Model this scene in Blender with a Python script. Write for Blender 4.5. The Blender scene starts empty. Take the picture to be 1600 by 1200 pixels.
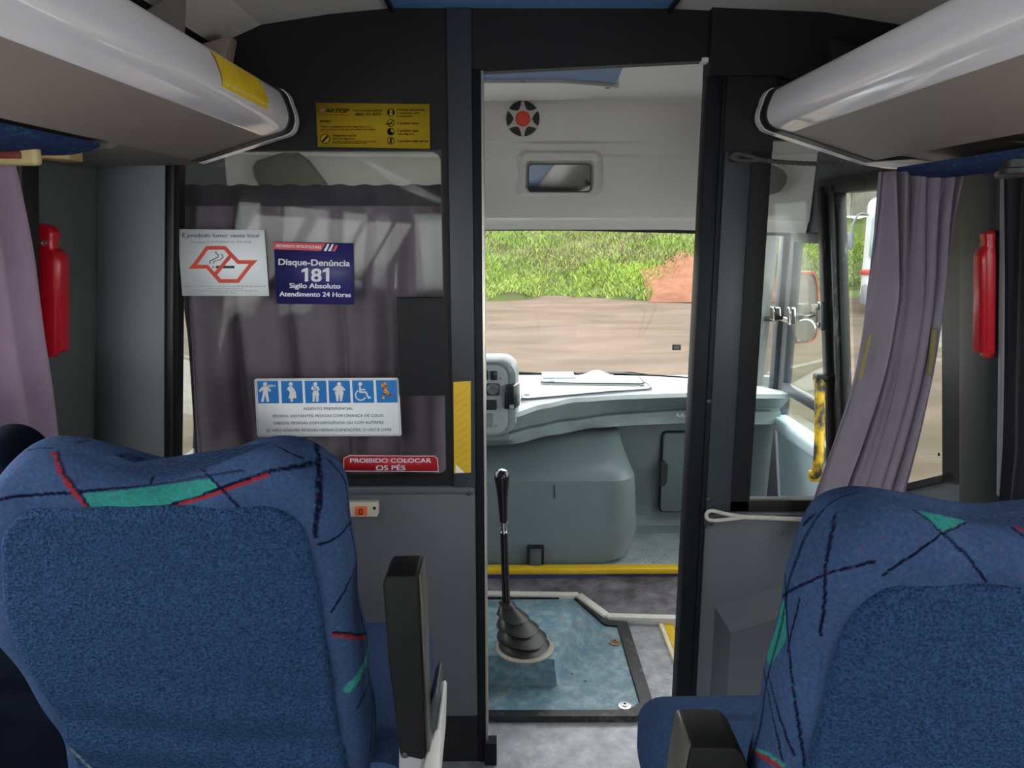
import bpy, bmesh, math, random
import numpy as np
from mathutils import Vector, Matrix

sc = bpy.context.scene
COL = bpy.context.collection
R = math.radians
random.seed(7)
rng = np.random.default_rng(7)

# ------------------------------------------------------------------ camera, sky, exposure
H = 1.617                                    # eye height above the aisle floor
F = 1200.0
PITCH = math.atan(243 / 1200)
YAW = math.atan(10 / 1224)
cam = bpy.data.objects.new('camera', bpy.data.cameras.new('camera'))
COL.objects.link(cam)
cam.location = (0, 0, H)
cam.rotation_euler = (math.pi / 2 - PITCH, 0, -YAW)
cam.data.sensor_width = 36
cam.data.lens = 36 * F / 1600
cam.data.clip_start = 0.02
cam.data.clip_end = 400
sc.camera = cam

sc.view_settings.view_transform = 'Standard'
sc.view_settings.look = 'None'
sc.view_settings.gamma = 1
sc.view_settings.exposure = 2.4
sc.cycles.max_bounces = 12
sc.cycles.diffuse_bounces = 6
sc.cycles.transparent_max_bounces = 24

world = bpy.data.worlds.new('overcast_sky')
sc.world = world
world.use_nodes = True
_n = world.node_tree.nodes
_l = world.node_tree.links
_n.clear()
_out = _n.new('ShaderNodeOutputWorld')
_bg = _n.new('ShaderNodeBackground')
_bg.inputs['Strength'].default_value = 1.5
_tc = _n.new('ShaderNodeTexCoord')
_sep = _n.new('ShaderNodeSeparateXYZ')
_rmp = _n.new('ShaderNodeValToRGB')
_rmp.color_ramp.elements[0].position = 0.0
_rmp.color_ramp.elements[0].color = (0.78, 0.80, 0.82, 1)
_rmp.color_ramp.elements[1].position = 0.6
_rmp.color_ramp.elements[1].color = (1.0, 1.0, 1.02, 1)
_l.new(_tc.outputs['Generated'], _sep.inputs[0])
_l.new(_sep.outputs['Z'], _rmp.inputs[0])
_l.new(_rmp.outputs[0], _bg.inputs['Color'])
_l.new(_bg.outputs[0], _out.inputs[0])


# area lamps added at the side and rear windows to brighten the saloon
def fill_light(name, loc, rot, sx, sy, power):
    d = bpy.data.lights.new(name, 'AREA')
    d.shape = 'RECTANGLE'
    d.size = sx
    d.size_y = sy
    d.energy = power
    d.color = (1.0, 0.985, 0.96)
    o = bpy.data.objects.new(name, d)
    COL.objects.link(o)
    o.location = loc
    o.rotation_euler = rot
    return o


FILL_POWER = 2.6
for _y0, _y1 in ((-3.75, -2.6), (-2.35, -1.2), (-0.95, 0.25), (0.5, 1.25)):
    for _s in (-1, 1):
        _x = -1.13 if _s < 0 else 1.25
        fill_light('window_fill', (_x, (_y0 + _y1) / 2, 1.37), (0, R(-58) if _s < 0 else R(58), 0), 0.70, _y1 - _y0, FILL_POWER * (_y1 - _y0) / 1.2)
fill_light('rear_fill', (0.06, -3.97, 1.36), (R(62), 0, 0), 1.9, 0.75, FILL_POWER * 1.4)


# ------------------------------------------------------------------ measuring helpers
def ray(px, py):
    x = (px - 800) / F
    v = (600 - py) / F
    fy = math.cos(PITCH) + v * math.sin(PITCH)
    fz = v * math.cos(PITCH) - math.sin(PITCH)
    return Vector((x * math.cos(YAW) + fy * math.sin(YAW), -x * math.sin(YAW) + fy * math.cos(YAW), fz))


EYE = Vector((0, 0, H))


def PY(px, py, Y):
    r = ray(px, py)
    return EYE + r * (Y / r.y)


def PX(px, py, X):
    r = ray(px, py)
    return EYE + r * (X / r.x)


def PZ(px, py, Z):
    r = ray(px, py)
    return EYE + r * ((Z - H) / r.z)


# ------------------------------------------------------------------ materials
def lin(c):
    out = []
    for v in c:
        v /= 255.0
        out.append(v / 12.92 if v <= 0.04045 else ((v + 0.055) / 1.055) ** 2.4)
    return (*out, 1.0)


MATS = {}


def mat(name, rgb, rough=0.5, metal=0.0, spec=0.5, vary=0.0, vscale=6.0, rgb2=None, bump=0.0, bscale=80.0,
        bdist=0.002, attr=None, sheen=0.0, coat=0.0, speck=None, speck_scale=220, stretch=None, sharp=(0.35, 0.65)):
    if name in MATS:
        return MATS[name]
    m = bpy.data.materials.new(name)
    m.use_nodes = True
    nt = m.node_tree
    b = nt.nodes['Principled BSDF']
    b.inputs['Roughness'].default_value = rough
    b.inputs['Metallic'].default_value = metal
    b.inputs['Specular IOR Level'].default_value = spec
    b.inputs['Sheen Weight'].default_value = sheen
    b.inputs['Coat Weight'].default_value = coat
    b.inputs['Base Color'].default_value = lin(rgb)
    tc = nt.nodes.new('ShaderNodeTexCoord')
    vec = tc.outputs['Object']
    if stretch:
        mp = nt.nodes.new('ShaderNodeMapping')
        mp.inputs['Scale'].default_value = stretch
        nt.links.new(vec, mp.inputs[0])
        vec = mp.outputs[0]
    col = None
    if attr:
        a = nt.nodes.new('ShaderNodeAttribute')
        a.attribute_name = attr
        col = a.outputs['Color']
    if rgb2 is not None or vary:
        no = nt.nodes.new('ShaderNodeTexNoise')
        no.inputs['Scale'].default_value = vscale
        no.inputs['Detail'].default_value = 6
        no.inputs['Roughness'].default_value = 0.6
        nt.links.new(vec, no.inputs['Vector'])
        rp = nt.nodes.new('ShaderNodeValToRGB')
        rp.color_ramp.elements[0].position = sharp[0]
        rp.color_ramp.elements[1].position = sharp[1]
        if rgb2 is not None:
            rp.color_ramp.elements[0].color = lin(rgb)
            rp.color_ramp.elements[1].color = lin(rgb2)
        else:
            rp.color_ramp.elements[0].color = (1 - vary,) * 3 + (1,)
            rp.color_ramp.elements[1].color = (1 + vary,) * 3 + (1,)
        nt.links.new(no.outputs['Fac'], rp.inputs[0])
        if rgb2 is not None:
            col = rp.outputs[0]
        else:
            mx = nt.nodes.new('ShaderNodeMix')
            mx.data_type = 'RGBA'
            mx.blend_type = 'MULTIPLY'
            mx.inputs['Factor'].default_value = 1
            if col is not None:
                nt.links.new(col, mx.inputs[6])
            else:
                mx.inputs[6].default_value = lin(rgb)
            nt.links.new(rp.outputs[0], mx.inputs[7])
            col = mx.outputs[2]
    if speck:
        for k, (srgb, amount) in enumerate(speck):
            vo = nt.nodes.new('ShaderNodeTexNoise')
            vo.inputs['Scale'].default_value = speck_scale * (1 + 0.13 * k)
            vo.inputs['Detail'].default_value = 2
            mp2 = nt.nodes.new('ShaderNodeMapping')
            mp2.inputs['Location'].default_value = (3.1 * k, 1.7 * k, 5.3 * k)
            nt.links.new(tc.outputs['Object'], mp2.inputs[0])
            nt.links.new(mp2.outputs[0], vo.inputs['Vector'])
            rp = nt.nodes.new('ShaderNodeValToRGB')
            rp.color_ramp.elements[0].position = 0.60
            rp.color_ramp.elements[0].color = (0, 0, 0, 1)
            rp.color_ramp.elements[1].position = 0.68
            rp.color_ramp.elements[1].color = (amount,) * 3 + (1,)
            nt.links.new(vo.outputs['Fac'], rp.inputs[0])
            mx = nt.nodes.new('ShaderNodeMix')
            mx.data_type = 'RGBA'
            nt.links.new(rp.outputs[0], mx.inputs['Factor'])
            if col is not None:
                nt.links.new(col, mx.inputs[6])
            else:
                mx.inputs[6].default_value = lin(rgb)
            mx.inputs[7].default_value = lin(srgb)
            col = mx.outputs[2]
    if col is not None:
        nt.links.new(col, b.inputs['Base Color'])
    if bump:
        no = nt.nodes.new('ShaderNodeTexNoise')
        no.inputs['Scale'].default_value = bscale
        no.inputs['Detail'].default_value = 3
        nt.links.new(vec, no.inputs['Vector'])
        bp = nt.nodes.new('ShaderNodeBump')
        bp.inputs['Strength'].default_value = bump
        bp.inputs['Distance'].default_value = bdist
        nt.links.new(no.outputs['Fac'], bp.inputs['Height'])
        nt.links.new(bp.outputs[0], b.inputs['Normal'])
    MATS[name] = m
    return m


def glass(name, tint=(255, 255, 255), base=0.04, dust=0.0):
    """Clear pane: looks through, mirrors more towards grazing angles; dust adds a thin pale film."""
    if name in MATS:
        return MATS[name]
    m = bpy.data.materials.new(name)
    m.use_nodes = True
    nt = m.node_tree
    nt.nodes.clear()
    out = nt.nodes.new('ShaderNodeOutputMaterial')
    tr = nt.nodes.new('ShaderNodeBsdfTransparent')
    tr.inputs[0].default_value = lin(tint)
    gl = nt.nodes.new('ShaderNodeBsdfGlossy')
    gl.inputs['Roughness'].default_value = 0.02
    lw = nt.nodes.new('ShaderNodeLayerWeight')
    pw = nt.nodes.new('ShaderNodeMath')
    pw.operation = 'POWER'
    pw.inputs[1].default_value = 5
    nt.links.new(lw.outputs['Facing'], pw.inputs[0])
    ma = nt.nodes.new('ShaderNodeMath')
    ma.operation = 'MULTIPLY_ADD'
    ma.inputs[1].default_value = 0.7
    ma.inputs[2].default_value = base
    nt.links.new(pw.outputs[0], ma.inputs[0])
    mx = nt.nodes.new('ShaderNodeMixShader')
    nt.links.new(ma.outputs[0], mx.inputs[0])
    nt.links.new(tr.outputs[0], mx.inputs[1])
    nt.links.new(gl.outputs[0], mx.inputs[2])
    last = mx.outputs[0]
    if dust:
        df = nt.nodes.new('ShaderNodeBsdfDiffuse')
        df.inputs[0].default_value = lin((215, 210, 200))
        no = nt.nodes.new('ShaderNodeTexNoise')
        no.inputs['Scale'].default_value = 9
        no.inputs['Detail'].default_value = 8
        tc = nt.nodes.new('ShaderNodeTexCoord')
        nt.links.new(tc.outputs['Object'], no.inputs['Vector'])
        rp = nt.nodes.new('ShaderNodeValToRGB')
        rp.color_ramp.elements[0].position = 0.35
        rp.color_ramp.elements[0].color = (dust * 0.3,) * 3 + (1,)
        rp.color_ramp.elements[1].position = 0.75
        rp.color_ramp.elements[1].color = (dust,) * 3 + (1,)
        nt.links.new(no.outputs['Fac'], rp.inputs[0])
        m2 = nt.nodes.new('ShaderNodeMixShader')
        nt.links.new(rp.outputs[0], m2.inputs[0])
        nt.links.new(last, m2.inputs[1])
        nt.links.new(df.outputs[0], m2.inputs[2])
        last = m2.outputs[0]
    nt.links.new(last, out.inputs[0])
    MATS[name] = m
    return m


# ------------------------------------------------------------------ mesh collecting
def catmull(pts, n=8, closed=False):
    pts = [Vector(p) for p in pts]
    k = len(pts)
    out = []
    for i in range(k if closed else k - 1):
        p1, p2 = pts[i], pts[(i + 1) % k]
        p0 = pts[i - 1] if (i > 0 or closed) else p1 * 2 - p2
        p3 = pts[(i + 2) % k] if (i + 2 < k or closed) else p2 * 2 - p1
        for j in range(n):
            t = j / n
            out.append(0.5 * ((2 * p1) + (p2 - p0) * t + (2 * p0 - 5 * p1 + 4 * p2 - p3) * t * t + (3 * p1 - p0 - 3 * p2 + p3) * t ** 3))
    if not closed:
        out.append(pts[-1])
    return out


def rrect(w, h, r, n=6, cx=0.0, cy=0.0):
    """Rounded rectangle outline, counter-clockwise."""
    pts = []
    for (sx, sy, a0) in ((1, 1, 0), (-1, 1, 90), (-1, -1, 180), (1, -1, 270)):
        for i in range(n + 1):
            a = R(a0 + 90 * i / n)
            pts.append((cx + sx * (w / 2 - r) + r * math.cos(a), cy + sy * (h / 2 - r) + r * math.sin(a)))
    return pts


class MB:
    def __init__(self):
        self.bm = bmesh.new()

    def _bevel(self, verts, off, seg):
        vs = set(verts)
        es = [e for e in self.bm.edges if e.verts[0] in vs and e.verts[1] in vs]
        bmesh.ops.bevel(self.bm, geom=es, offset=off, segments=seg, profile=0.5, affect='EDGES', clamp_overlap=True)

    def box(self, lo, hi, bev=0.0, seg=2, m=0, rot=None, piv=None):
        v = []
        for z in (lo[2], hi[2]):
            for x, y in ((lo[0], lo[1]), (hi[0], lo[1]), (hi[0], hi[1]), (lo[0], hi[1])):
                p = Vector((x, y, z))
                if rot is not None:
                    c = Vector(piv) if piv is not None else (Vector(lo) + Vector(hi)) / 2
                    p = c + rot @ (p - c)
                v.append(self.bm.verts.new(p))
        fs = []
        for f in ((0, 3, 2, 1), (4, 5, 6, 7), (0, 1, 5, 4), (1, 2, 6, 5), (2, 3, 7, 6), (3, 0, 4, 7)):
            fs.append(self.bm.faces.new([v[i] for i in f]))
            fs[-1].material_index = m
        if bev:
            self._bevel(v, bev, seg)
        return self

    def prism(self, pts, axis, a, b, bev=0.0, seg=2, m=0):
        def at(p, t):
            return {'y': (p[0], t, p[1]), 'x': (t, p[0], p[1]), 'z': (p[0], p[1], t)}[axis]
        v0 = [self.bm.verts.new(at(p, a)) for p in pts]
        v1 = [self.bm.verts.new(at(p, b)) for p in pts]
        n = len(pts)
        fs = [self.bm.faces.new(v0), self.bm.faces.new(list(reversed(v1)))]
        for i in range(n):
            fs.append(self.bm.faces.new([v0[i], v1[i], v1[(i + 1) % n], v0[(i + 1) % n]]))
        for f in fs:
            f.material_index = m
        bmesh.ops.recalc_face_normals(self.bm, faces=fs)
        if bev:
            self._bevel(v0 + v1, bev, seg)
        return self

    def frame(self, outer, inner, axis, a, b, m=0):
        """Flat ring between two outlines with the same number of points, extruded from a to b."""
        def at(p, t):
            return {'y': (p[0], t, p[1]), 'x': (t, p[0], p[1]), 'z': (p[0], p[1], t)}[axis]
        n = len(outer)
        o0 = [self.bm.verts.new(at(p, a)) for p in outer]
        o1 = [self.bm.verts.new(at(p, b)) for p in outer]
        i0 = [self.bm.verts.new(at(p, a)) for p in inner]
        i1 = [self.bm.verts.new(at(p, b)) for p in inner]
        fs = []
        for i in range(n):
            j = (i + 1) % n
            fs += [self.bm.faces.new([o0[i], o0[j], i0[j], i0[i]]), self.bm.faces.new([o1[j], o1[i], i1[i], i1[j]]),
                   self.bm.faces.new([o0[j], o0[i], o1[i], o1[j]]), self.bm.faces.new([i0[i], i0[j], i1[j], i1[i]])]
        for f in fs:
            f.material_index = m
        bmesh.ops.recalc_face_normals(self.bm, faces=fs)
        return self

    def loft(self, rings, closed=True, cap=True, m=0, loop=False):
        vr = [[self.bm.verts.new(p) for p in r] for r in rings]
        fs = []
        n = len(rings[0])
        pairs = list(zip(vr[:-1], vr[1:])) + ([(vr[-1], vr[0])] if loop else [])
        for a, b in pairs:
            for i in range(n if closed else n - 1):
                j = (i + 1) % n
                fs.append(self.bm.faces.new([a[i], a[j], b[j], b[i]]))
        if cap and closed and not loop:
            fs.append(self.bm.faces.new(list(reversed(vr[0]))))
            fs.append(self.bm.faces.new(vr[-1]))
        for f in fs:
            f.material_index = m
        if closed:
            bmesh.ops.recalc_face_normals(self.bm, faces=fs)
        return self

    def tube(self, path, r, n=10, m=0, cap=True):
        path = [Vector(p) for p in path]
        rs = r if isinstance(r, (list, tuple)) else [r] * len(path)
        rings = []
        up = Vector((0, 0, 1))
        t0 = (path[1] - path[0]).normalized()
        if abs(t0.dot(up)) > 0.9:
            up = Vector((1, 0, 0))
        u = (up - t0 * up.dot(t0)).normalized()
        for i, p in enumerate(path):
            t = (path[min(i + 1, len(path) - 1)] - path[max(i - 1, 0)]).normalized()
            u = (u - t * u.dot(t)).normalized()
            w = t.cross(u)
            rings.append([p + (u * math.cos(2 * math.pi * k / n) + w * math.sin(2 * math.pi * k / n)) * rs[i] for k in range(n)])
        return self.loft(rings, cap=cap, m=m)

    def lathe(self, prof, c, axis=(0, 0, 1), n=24, m=0, cap=True):
        a = Vector(axis).normalized()
        u = a.orthogonal().normalized()
        w = a.cross(u)
        c = Vector(c)
        rings = [[c + a * h + (u * math.cos(2 * math.pi * k / n) + w * math.sin(2 * math.pi * k / n)) * max(r, 1e-5) for k in range(n)] for r, h in prof]
        return self.loft(rings, cap=cap, m=m)

    def dome(self, c, axis, r, h, n=12, m=0):
        return self.lathe([(r, 0), (r * 0.92, h * 0.5), (r * 0.6, h * 0.85), (r * 0.2, h)], c, axis, n, m)

    def poly(self, pts, m=0):
        f = self.bm.faces.new([self.bm.verts.new(p) for p in pts])
        f.material_index = m
        return self

    def grid(self, f, nu, nv, m=0, thick=0.0):
        vs = [[self.bm.verts.new(f(i / nu, j / nv)) for i in range(nu + 1)] for j in range(nv + 1)]
        fs = []
        for j in range(nv):
            for i in range(nu):
                fs.append(self.bm.faces.new([vs[j][i], vs[j][i + 1], vs[j + 1][i + 1], vs[j + 1][i]]))
        for q in fs:
            q.material_index = m
        if thick:
            bmesh.ops.recalc_face_normals(self.bm, faces=fs)
            bmesh.ops.solidify(self.bm, geom=fs, thickness=thick)
        return self


_TXT = {}


def text_tris(s, bold=0.0):
    """Lettering as flat triangles with cap height 1, centred on x, base line at y=0."""
    key = (s, bold)
    if key in _TXT:
        return _TXT[key]
    cu = bpy.data.curves.new('lettering', 'FONT')
    cu.body = s
    cu.size = 1.0
    cu.align_x = 'CENTER'
    o = bpy.data.objects.new('lettering', cu)
    COL.objects.link(o)
    bpy.context.view_layer.update()
    dg = bpy.context.evaluated_depsgraph_get()
    me = o.evaluated_get(dg).to_mesh()
    me.calc_loop_triangles()
    vs = [(v.co.x / 0.729, v.co.y / 0.729) for v in me.vertices]
    ts = [tuple(t.vertices) for t in me.loop_triangles]
    o.evaluated_get(dg).to_mesh_clear()
    bpy.data.objects.remove(o)
    bpy.data.curves.remove(cu)
    w = (max(v[0] for v in vs) - min(v[0] for v in vs)) if vs else 1
    _TXT[key] = (vs, ts, w)
    return _TXT[key]


def root_of(o):
    while o.parent is not None:
        o = o.parent
    return o


def obj(name, mb, mats, parent=None, smooth=30.0, label=None, origin=None):
    bm = mb.bm
    if parent is not None:
        off = root_of(parent).location.copy()
    else:
        if origin is None:
            lo = Vector((min(v.co.x for v in bm.verts), min(v.co.y for v in bm.verts), min(v.co.z for v in bm.verts)))
            hi = Vector((max(v.co.x for v in bm.verts), max(v.co.y for v in bm.verts), max(v.co.z for v in bm.verts)))
            off = Vector(((lo.x + hi.x) / 2, (lo.y + hi.y) / 2, lo.z))
        else:
            off = Vector(origin)
    bmesh.ops.translate(bm, verts=bm.verts, vec=-off)
    me = bpy.data.meshes.new(name)
    for f in bm.faces:
        f.smooth = True
    bm.to_mesh(me)
    bm.free()
    if smooth is not None:
        me.set_sharp_from_angle(angle=R(smooth))
    for m in (mats if isinstance(mats, (list, tuple)) else [mats]):
        me.materials.append(m)
    o = bpy.data.objects.new(name, me)
    COL.objects.link(o)
    if parent is not None:
        o.parent = parent
    else:
        o.location = off
    if label:
        o['label'] = label
    return o


def thing(name, label, cat, loc=(0, 0, 0), group=None, kind=None):
    o = bpy.data.objects.new(name, None)
    o.empty_display_size = 0.05
    COL.objects.link(o)
    o.location = loc
    return tag(o, label, cat, group, kind)


def tag(o, label, cat, group=None, kind=None):
    o['label'] = label
    o['category'] = cat
    if group:
        o['group'] = group
    if kind:
        o['kind'] = kind
    return o


def structure(o, label, cat):
    return tag(o, label, cat, kind='structure')


# ------------------------------------------------------------------ the palette
WALLM = mat('side_wall_grey', (83, 85, 85), 0.5, spec=0.35, vary=0.04, vscale=2)
BLACK = mat('black_panel', (27, 27, 29), 0.6, spec=0.2, bump=0.1, bscale=300, bdist=0.0005)
GLOSSBLACK = mat('black_rubber', (22, 22, 24), 0.4, spec=0.4)
JAMB = mat('jamb_dark_blue', (19, 21, 28), 0.5, spec=0.15)
PANEL = mat('grey_panel', (81, 85, 91), 0.45, spec=0.4, vary=0.05, vscale=3, bump=0.08, bscale=400, bdist=0.0004)
PANELD = mat('grey_filler', (118, 122, 127), 0.5, spec=0.35, vary=0.05, vscale=2)
POST = mat('grey_post', (46, 52, 57), 0.45, spec=0.4)
WHITEP = mat('white_plastic', (214, 210, 204), 0.35, spec=0.5, vary=0.03, vscale=2)
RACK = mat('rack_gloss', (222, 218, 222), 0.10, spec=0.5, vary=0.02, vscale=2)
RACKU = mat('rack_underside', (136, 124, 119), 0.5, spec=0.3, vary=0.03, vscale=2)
ALU = mat('aluminium', (190, 186, 178), 0.35, metal=0.8)
CHROME = mat('chrome', (205, 205, 205), 0.12, metal=1.0)
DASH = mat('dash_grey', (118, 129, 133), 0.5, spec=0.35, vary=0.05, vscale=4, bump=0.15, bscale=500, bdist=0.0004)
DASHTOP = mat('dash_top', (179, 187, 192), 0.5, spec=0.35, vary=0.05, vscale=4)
COWL = mat('cowl_grey', (110, 121, 126), 0.36, spec=0.4, vary=0.07, vscale=3, bump=0.2, bscale=450, bdist=0.0004)
YEL = mat('yellow', (207, 167, 21), 0.45, vary=0.06, vscale=20)
YELD = mat('yellow_tape', (240, 200, 40), 0.4, vary=0.08, vscale=30)
RED = mat('red_plastic', (172, 17, 32), 0.28, spec=0.5)
BLUEP = mat('blue_ceiling', (92, 122, 158), 0.4)
CLEAR = glass('pane_clear', (250, 252, 250), 0.013)
SIDEG = glass('pane_side', (236, 240, 238), 0.04)
FRONTG = glass('pane_front', (250, 250, 246), 0.03, dust=0.025)
DOORG = glass('pane_door', (240, 246, 240), 0.04, dust=0.025)
CURT = mat('curtain_mauve', (128, 117, 132), 0.85, spec=0.1, sheen=0.3, vary=0.06, vscale=14, bump=0.25, bscale=900, bdist=0.0006)
CURTL = mat('curtain_faded', (157, 132, 155), 0.9, spec=0.1, sheen=0.3, vary=0.08, vscale=9, bump=0.25, bscale=900, bdist=0.0006)
CURTB = mat('curtain_grey', (119, 106, 117), 0.9, spec=0.1, vary=0.07, vscale=8, bump=0.2, bscale=900, bdist=0.0006)
WHITE = mat('sign_white', (225, 226, 228), 0.4)
INK = mat('ink_black', (22, 22, 26), 0.5)
INKG = mat('ink_grey', (120, 122, 124), 0.5)

XL, XR = -1.105, 1.226      # side walls at z = 1.7; they lean outwards downwards
LEAN = 0.115


def lx(z):
    return XL - LEAN * (1.7 - min(z, 1.8))


def rx(z):
    return XR + LEAN * (1.7 - min(z, 1.8))


def lean(b):
    """lean side parts with the body sides"""
    for v in b.bm.verts:
        k = LEAN * (1.7 - min(v.co.z, 1.8))
        if v.co.x < -0.7:
            v.co.x -= k
        elif v.co.x > 0.7:
            v.co.x += k
    return b


def PW(px, py, side, off=0.0):
    """sight line met with a side wall's inner face, given in upright wall coordinates"""
    X0 = (-XL if side < 0 else XR) - off
    r = ray(px, py)
    k = (X0 + LEAN * (1.7 - H)) / (side * r.x + LEAN * r.z)
    p = EYE + r * k
    return Vector((side * X0, p.y, p.z))


D = 2.10          # front partition, saloon face
ZC = 2.19

# ------------------------------------------------------------------ the setting: floor, walls, ceiling
FLOORM = mat('floor_silver', (128, 130, 136), 0.42, spec=0.5, metal=0.2, rgb2=(160, 162, 168), vscale=18, bump=0.6, bscale=60, bdist=0.003)
GREYFLOOR = FLOORM
b = MB()
b.box((XL - 0.22, -4, -0.05), (XR + 0.22, 2.16, 0))
b.box((XL - 0.22, 2.16, -0.05), (0.655, 3.26, 0))
b.box((0.655, 2.96, -0.05), (XR + 0.22, 3.26, 0))
structure(obj('floor', b, FLOORM), 'worn silver grey bus floor running from the aisle through the doorway', 'floor')

# stairwell at the entry door
b = MB()
b.box((0.655, 2.16, -0.75), (XR + 0.24, 2.96, -0.72))
b.box((0.655, 2.16, -0.72), (0.665, 2.96, -0.05))
b.box((0.665, 2.16, -0.72), (0.95, 2.96, -0.30))
structure(obj('trim_1', b, mat('stair_blue', (60, 64, 110), 0.6, vary=0.1)), 'blue stairwell lining below the floor by the entry door', 'stairwell')

WL = (0.95, 1.765)      # side window band, bottom and top
b = MB()
t = 0.05
def wall_y(b, x0, x1, y0, y1, z0, z1, m=0):
    b.box((x0, y0, z0), (x1, y1, z1), m=m)
ywins = [(-3.8, -2.55), (-2.40, -1.15), (-1.0, 0.30), (0.45, 1.86)]
def side_wall(b, xa, xb, front):
    wall_y(b, xa, xb, -4, front, 0, WL[0])
    wall_y(b, xa, xb, -4, front, WL[1], ZC)
    prev = -4
    for (y0, y1) in ywins:
        wall_y(b, xa, xb, prev, y0, WL[0], WL[1])
        prev = y1
    wall_y(b, xa, xb, prev, front, WL[0], WL[1])
side_wall(b, XL - t, XL, 2.30)
# the cab on the left: driver's window
wall_y(b, XL - t, XL, 2.30, 3.95, 0, 0.72)
wall_y(b, XL - t, XL, 2.30, 3.95, 1.66, ZC)
wall_y(b, XL - t, XL, 3.75, 3.95, 0.72, 1.66)
structure(obj('wall_left', lean(b), WALLM), 'grey side wall of the bus on the left', 'wall')

b = MB()
side_wall(b, XR, XR + t, 2.13)
# front section: a window with a slanting sill, then the entry door opening
b.prism([(2.13, 0), (2.84, 0), (2.84, 0.568), (2.13, 0.900)], 'x', XR, XR + t)
b.box((XR, 2.13, 1.765), (XR + t, 2.86, ZC))
b.box((XR, 3.02, 1.60), (XR + t, 4.0, ZC))
b.box((XR, 2.86, 1.765), (XR + t, 3.02, ZC))
b.prism([(3.72, -0.2), (4.1, -0.2), (4.1, 0.76), (3.72, 0.76)], 'x', XR, XR + t)
structure(obj('wall_right', lean(b), PANEL), 'grey side wall of the bus on the right with the slanting window sill', 'wall')

b = MB()
b.box((XL - t, -4.05, -0.05), (XR + t, -4.0, 0.95))
b.box((XL - t, -4.05, 1.765), (XR + t, -4.0, ZC))
b.box((XL - t, -4.05, 0.95), (XL + 0.15, -4.0, 1.765))
b.box((XR - 0.15, -4.05, 0.95), (XR + t, -4.0, 1.765))
structure(obj('wall_back', b, PANEL), 'rear wall of the bus behind the camera', 'wall')
b = MB()
b.box((XL + 0.15, -4.03, 0.95), (XR - 0.15, -4.02, 1.765))
structure(obj('window_9', b, SIDEG), 'rear window of the bus', 'window')

k = 5
for side, xa in (('left', XL - 0.03), ('right', XR + 0.03)):
    for (y0, y1) in ywins:
        w = thing('window_%d' % (k if side == 'left' else k + 10), 'long %s side window of the saloon' % side, 'window', (xa, (y0 + y1) / 2, WL[0]), kind='structure')
        f = MB()
        for lo, hi in (((y0, WL[0]), (y1, WL[0] + 0.035)), ((y0, WL[1] - 0.035), (y1, WL[1])), ((y0, WL[0]), (y0 + 0.035, WL[1])), ((y1 - 0.035, WL[0]), (y1, WL[1]))):
            f.box((xa - 0.028, lo[0], lo[1]), (xa + 0.028, hi[0], hi[1]), bev=0.006)
        obj('window_frame', lean(f), GLOSSBLACK, w)
        g = MB()
        g.box((xa - 0.003, y0 + 0.03, WL[0] + 0.03), (xa + 0.003, y1 - 0.03, WL[1] - 0.03))
        obj('pane', lean(g), SIDEG, w)
        k += 1

# driver's side window
w = thing('window_10', 'driver side window of the cab seen past the partition curtain', 'window', (XL - 0.025, 3.0, 0.72), kind='structure')
g = MB()
g.box((XL - 0.028, 2.30, 0.72), (XL - 0.022, 3.75, 1.66))
obj('pane', lean(g), SIDEG, w)
f = MB()
f.box((XL - 0.045, 2.30, 0.72), (XL - 0.005, 3.75, 0.75), bev=0.005)
f.box((XL - 0.045, 2.98, 0.75), (XL - 0.005, 3.02, 1.66), bev=0.005)
obj('window_frame', lean(f), GLOSSBLACK, w)

# saloon ceiling: flat blue centre, white shoulders
b = MB()
prof = [(XL, 1.98), (-0.86, 2.0), (-0.74, 2.075), (-0.62, 2.125), (-0.45, 2.15), (-0.285, 2.165), (0.415, 2.165), (0.58, 2.158), (0.80, 2.15), (1.00, 2.12), (1.10, 2.03), (XR, 1.98)]
for i in range(len(prof) - 1):
    (x0, z0), (x1, z1) = prof[i], prof[i + 1]
    b.prism([(x0, z0), (x1, z1), (x1, 2.26), (x0, 2.26)], 'y', -4, D + 0.02, m=1 if i == 5 else 2 if i in (0, 1, 9, 10) else 0)  # outer ends black, standing in for the dark hollow over the racks
b.box((-0.292, -4, 2.155), (-0.282, D + 0.02, 2.168), m=2)
b.box((0.412, -4, 2.155), (0.422, D + 0.02, 2.168), m=2)
structure(obj('ceiling', b, [WHITEP, mat('blue_saloon_ceiling', (98, 138, 186), 0.5), GLOSSBLACK], smooth=40), 'white curved saloon ceiling with a blue middle panel', 'ceiling')

# cab ceiling
b = MB()
b.box((XL, D + 0.02, 2.125), (XR, 3.35, 2.19))
structure(obj('trim_2', b, WHITEP), 'white cab ceiling beyond the doorway', 'ceiling')

# ------------------------------------------------------------------ front partition
w = thing('wall_front', 'dark partition between saloon and cab with the doorway in its middle', 'wall', (0.05, D, 0), kind='structure')
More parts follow.
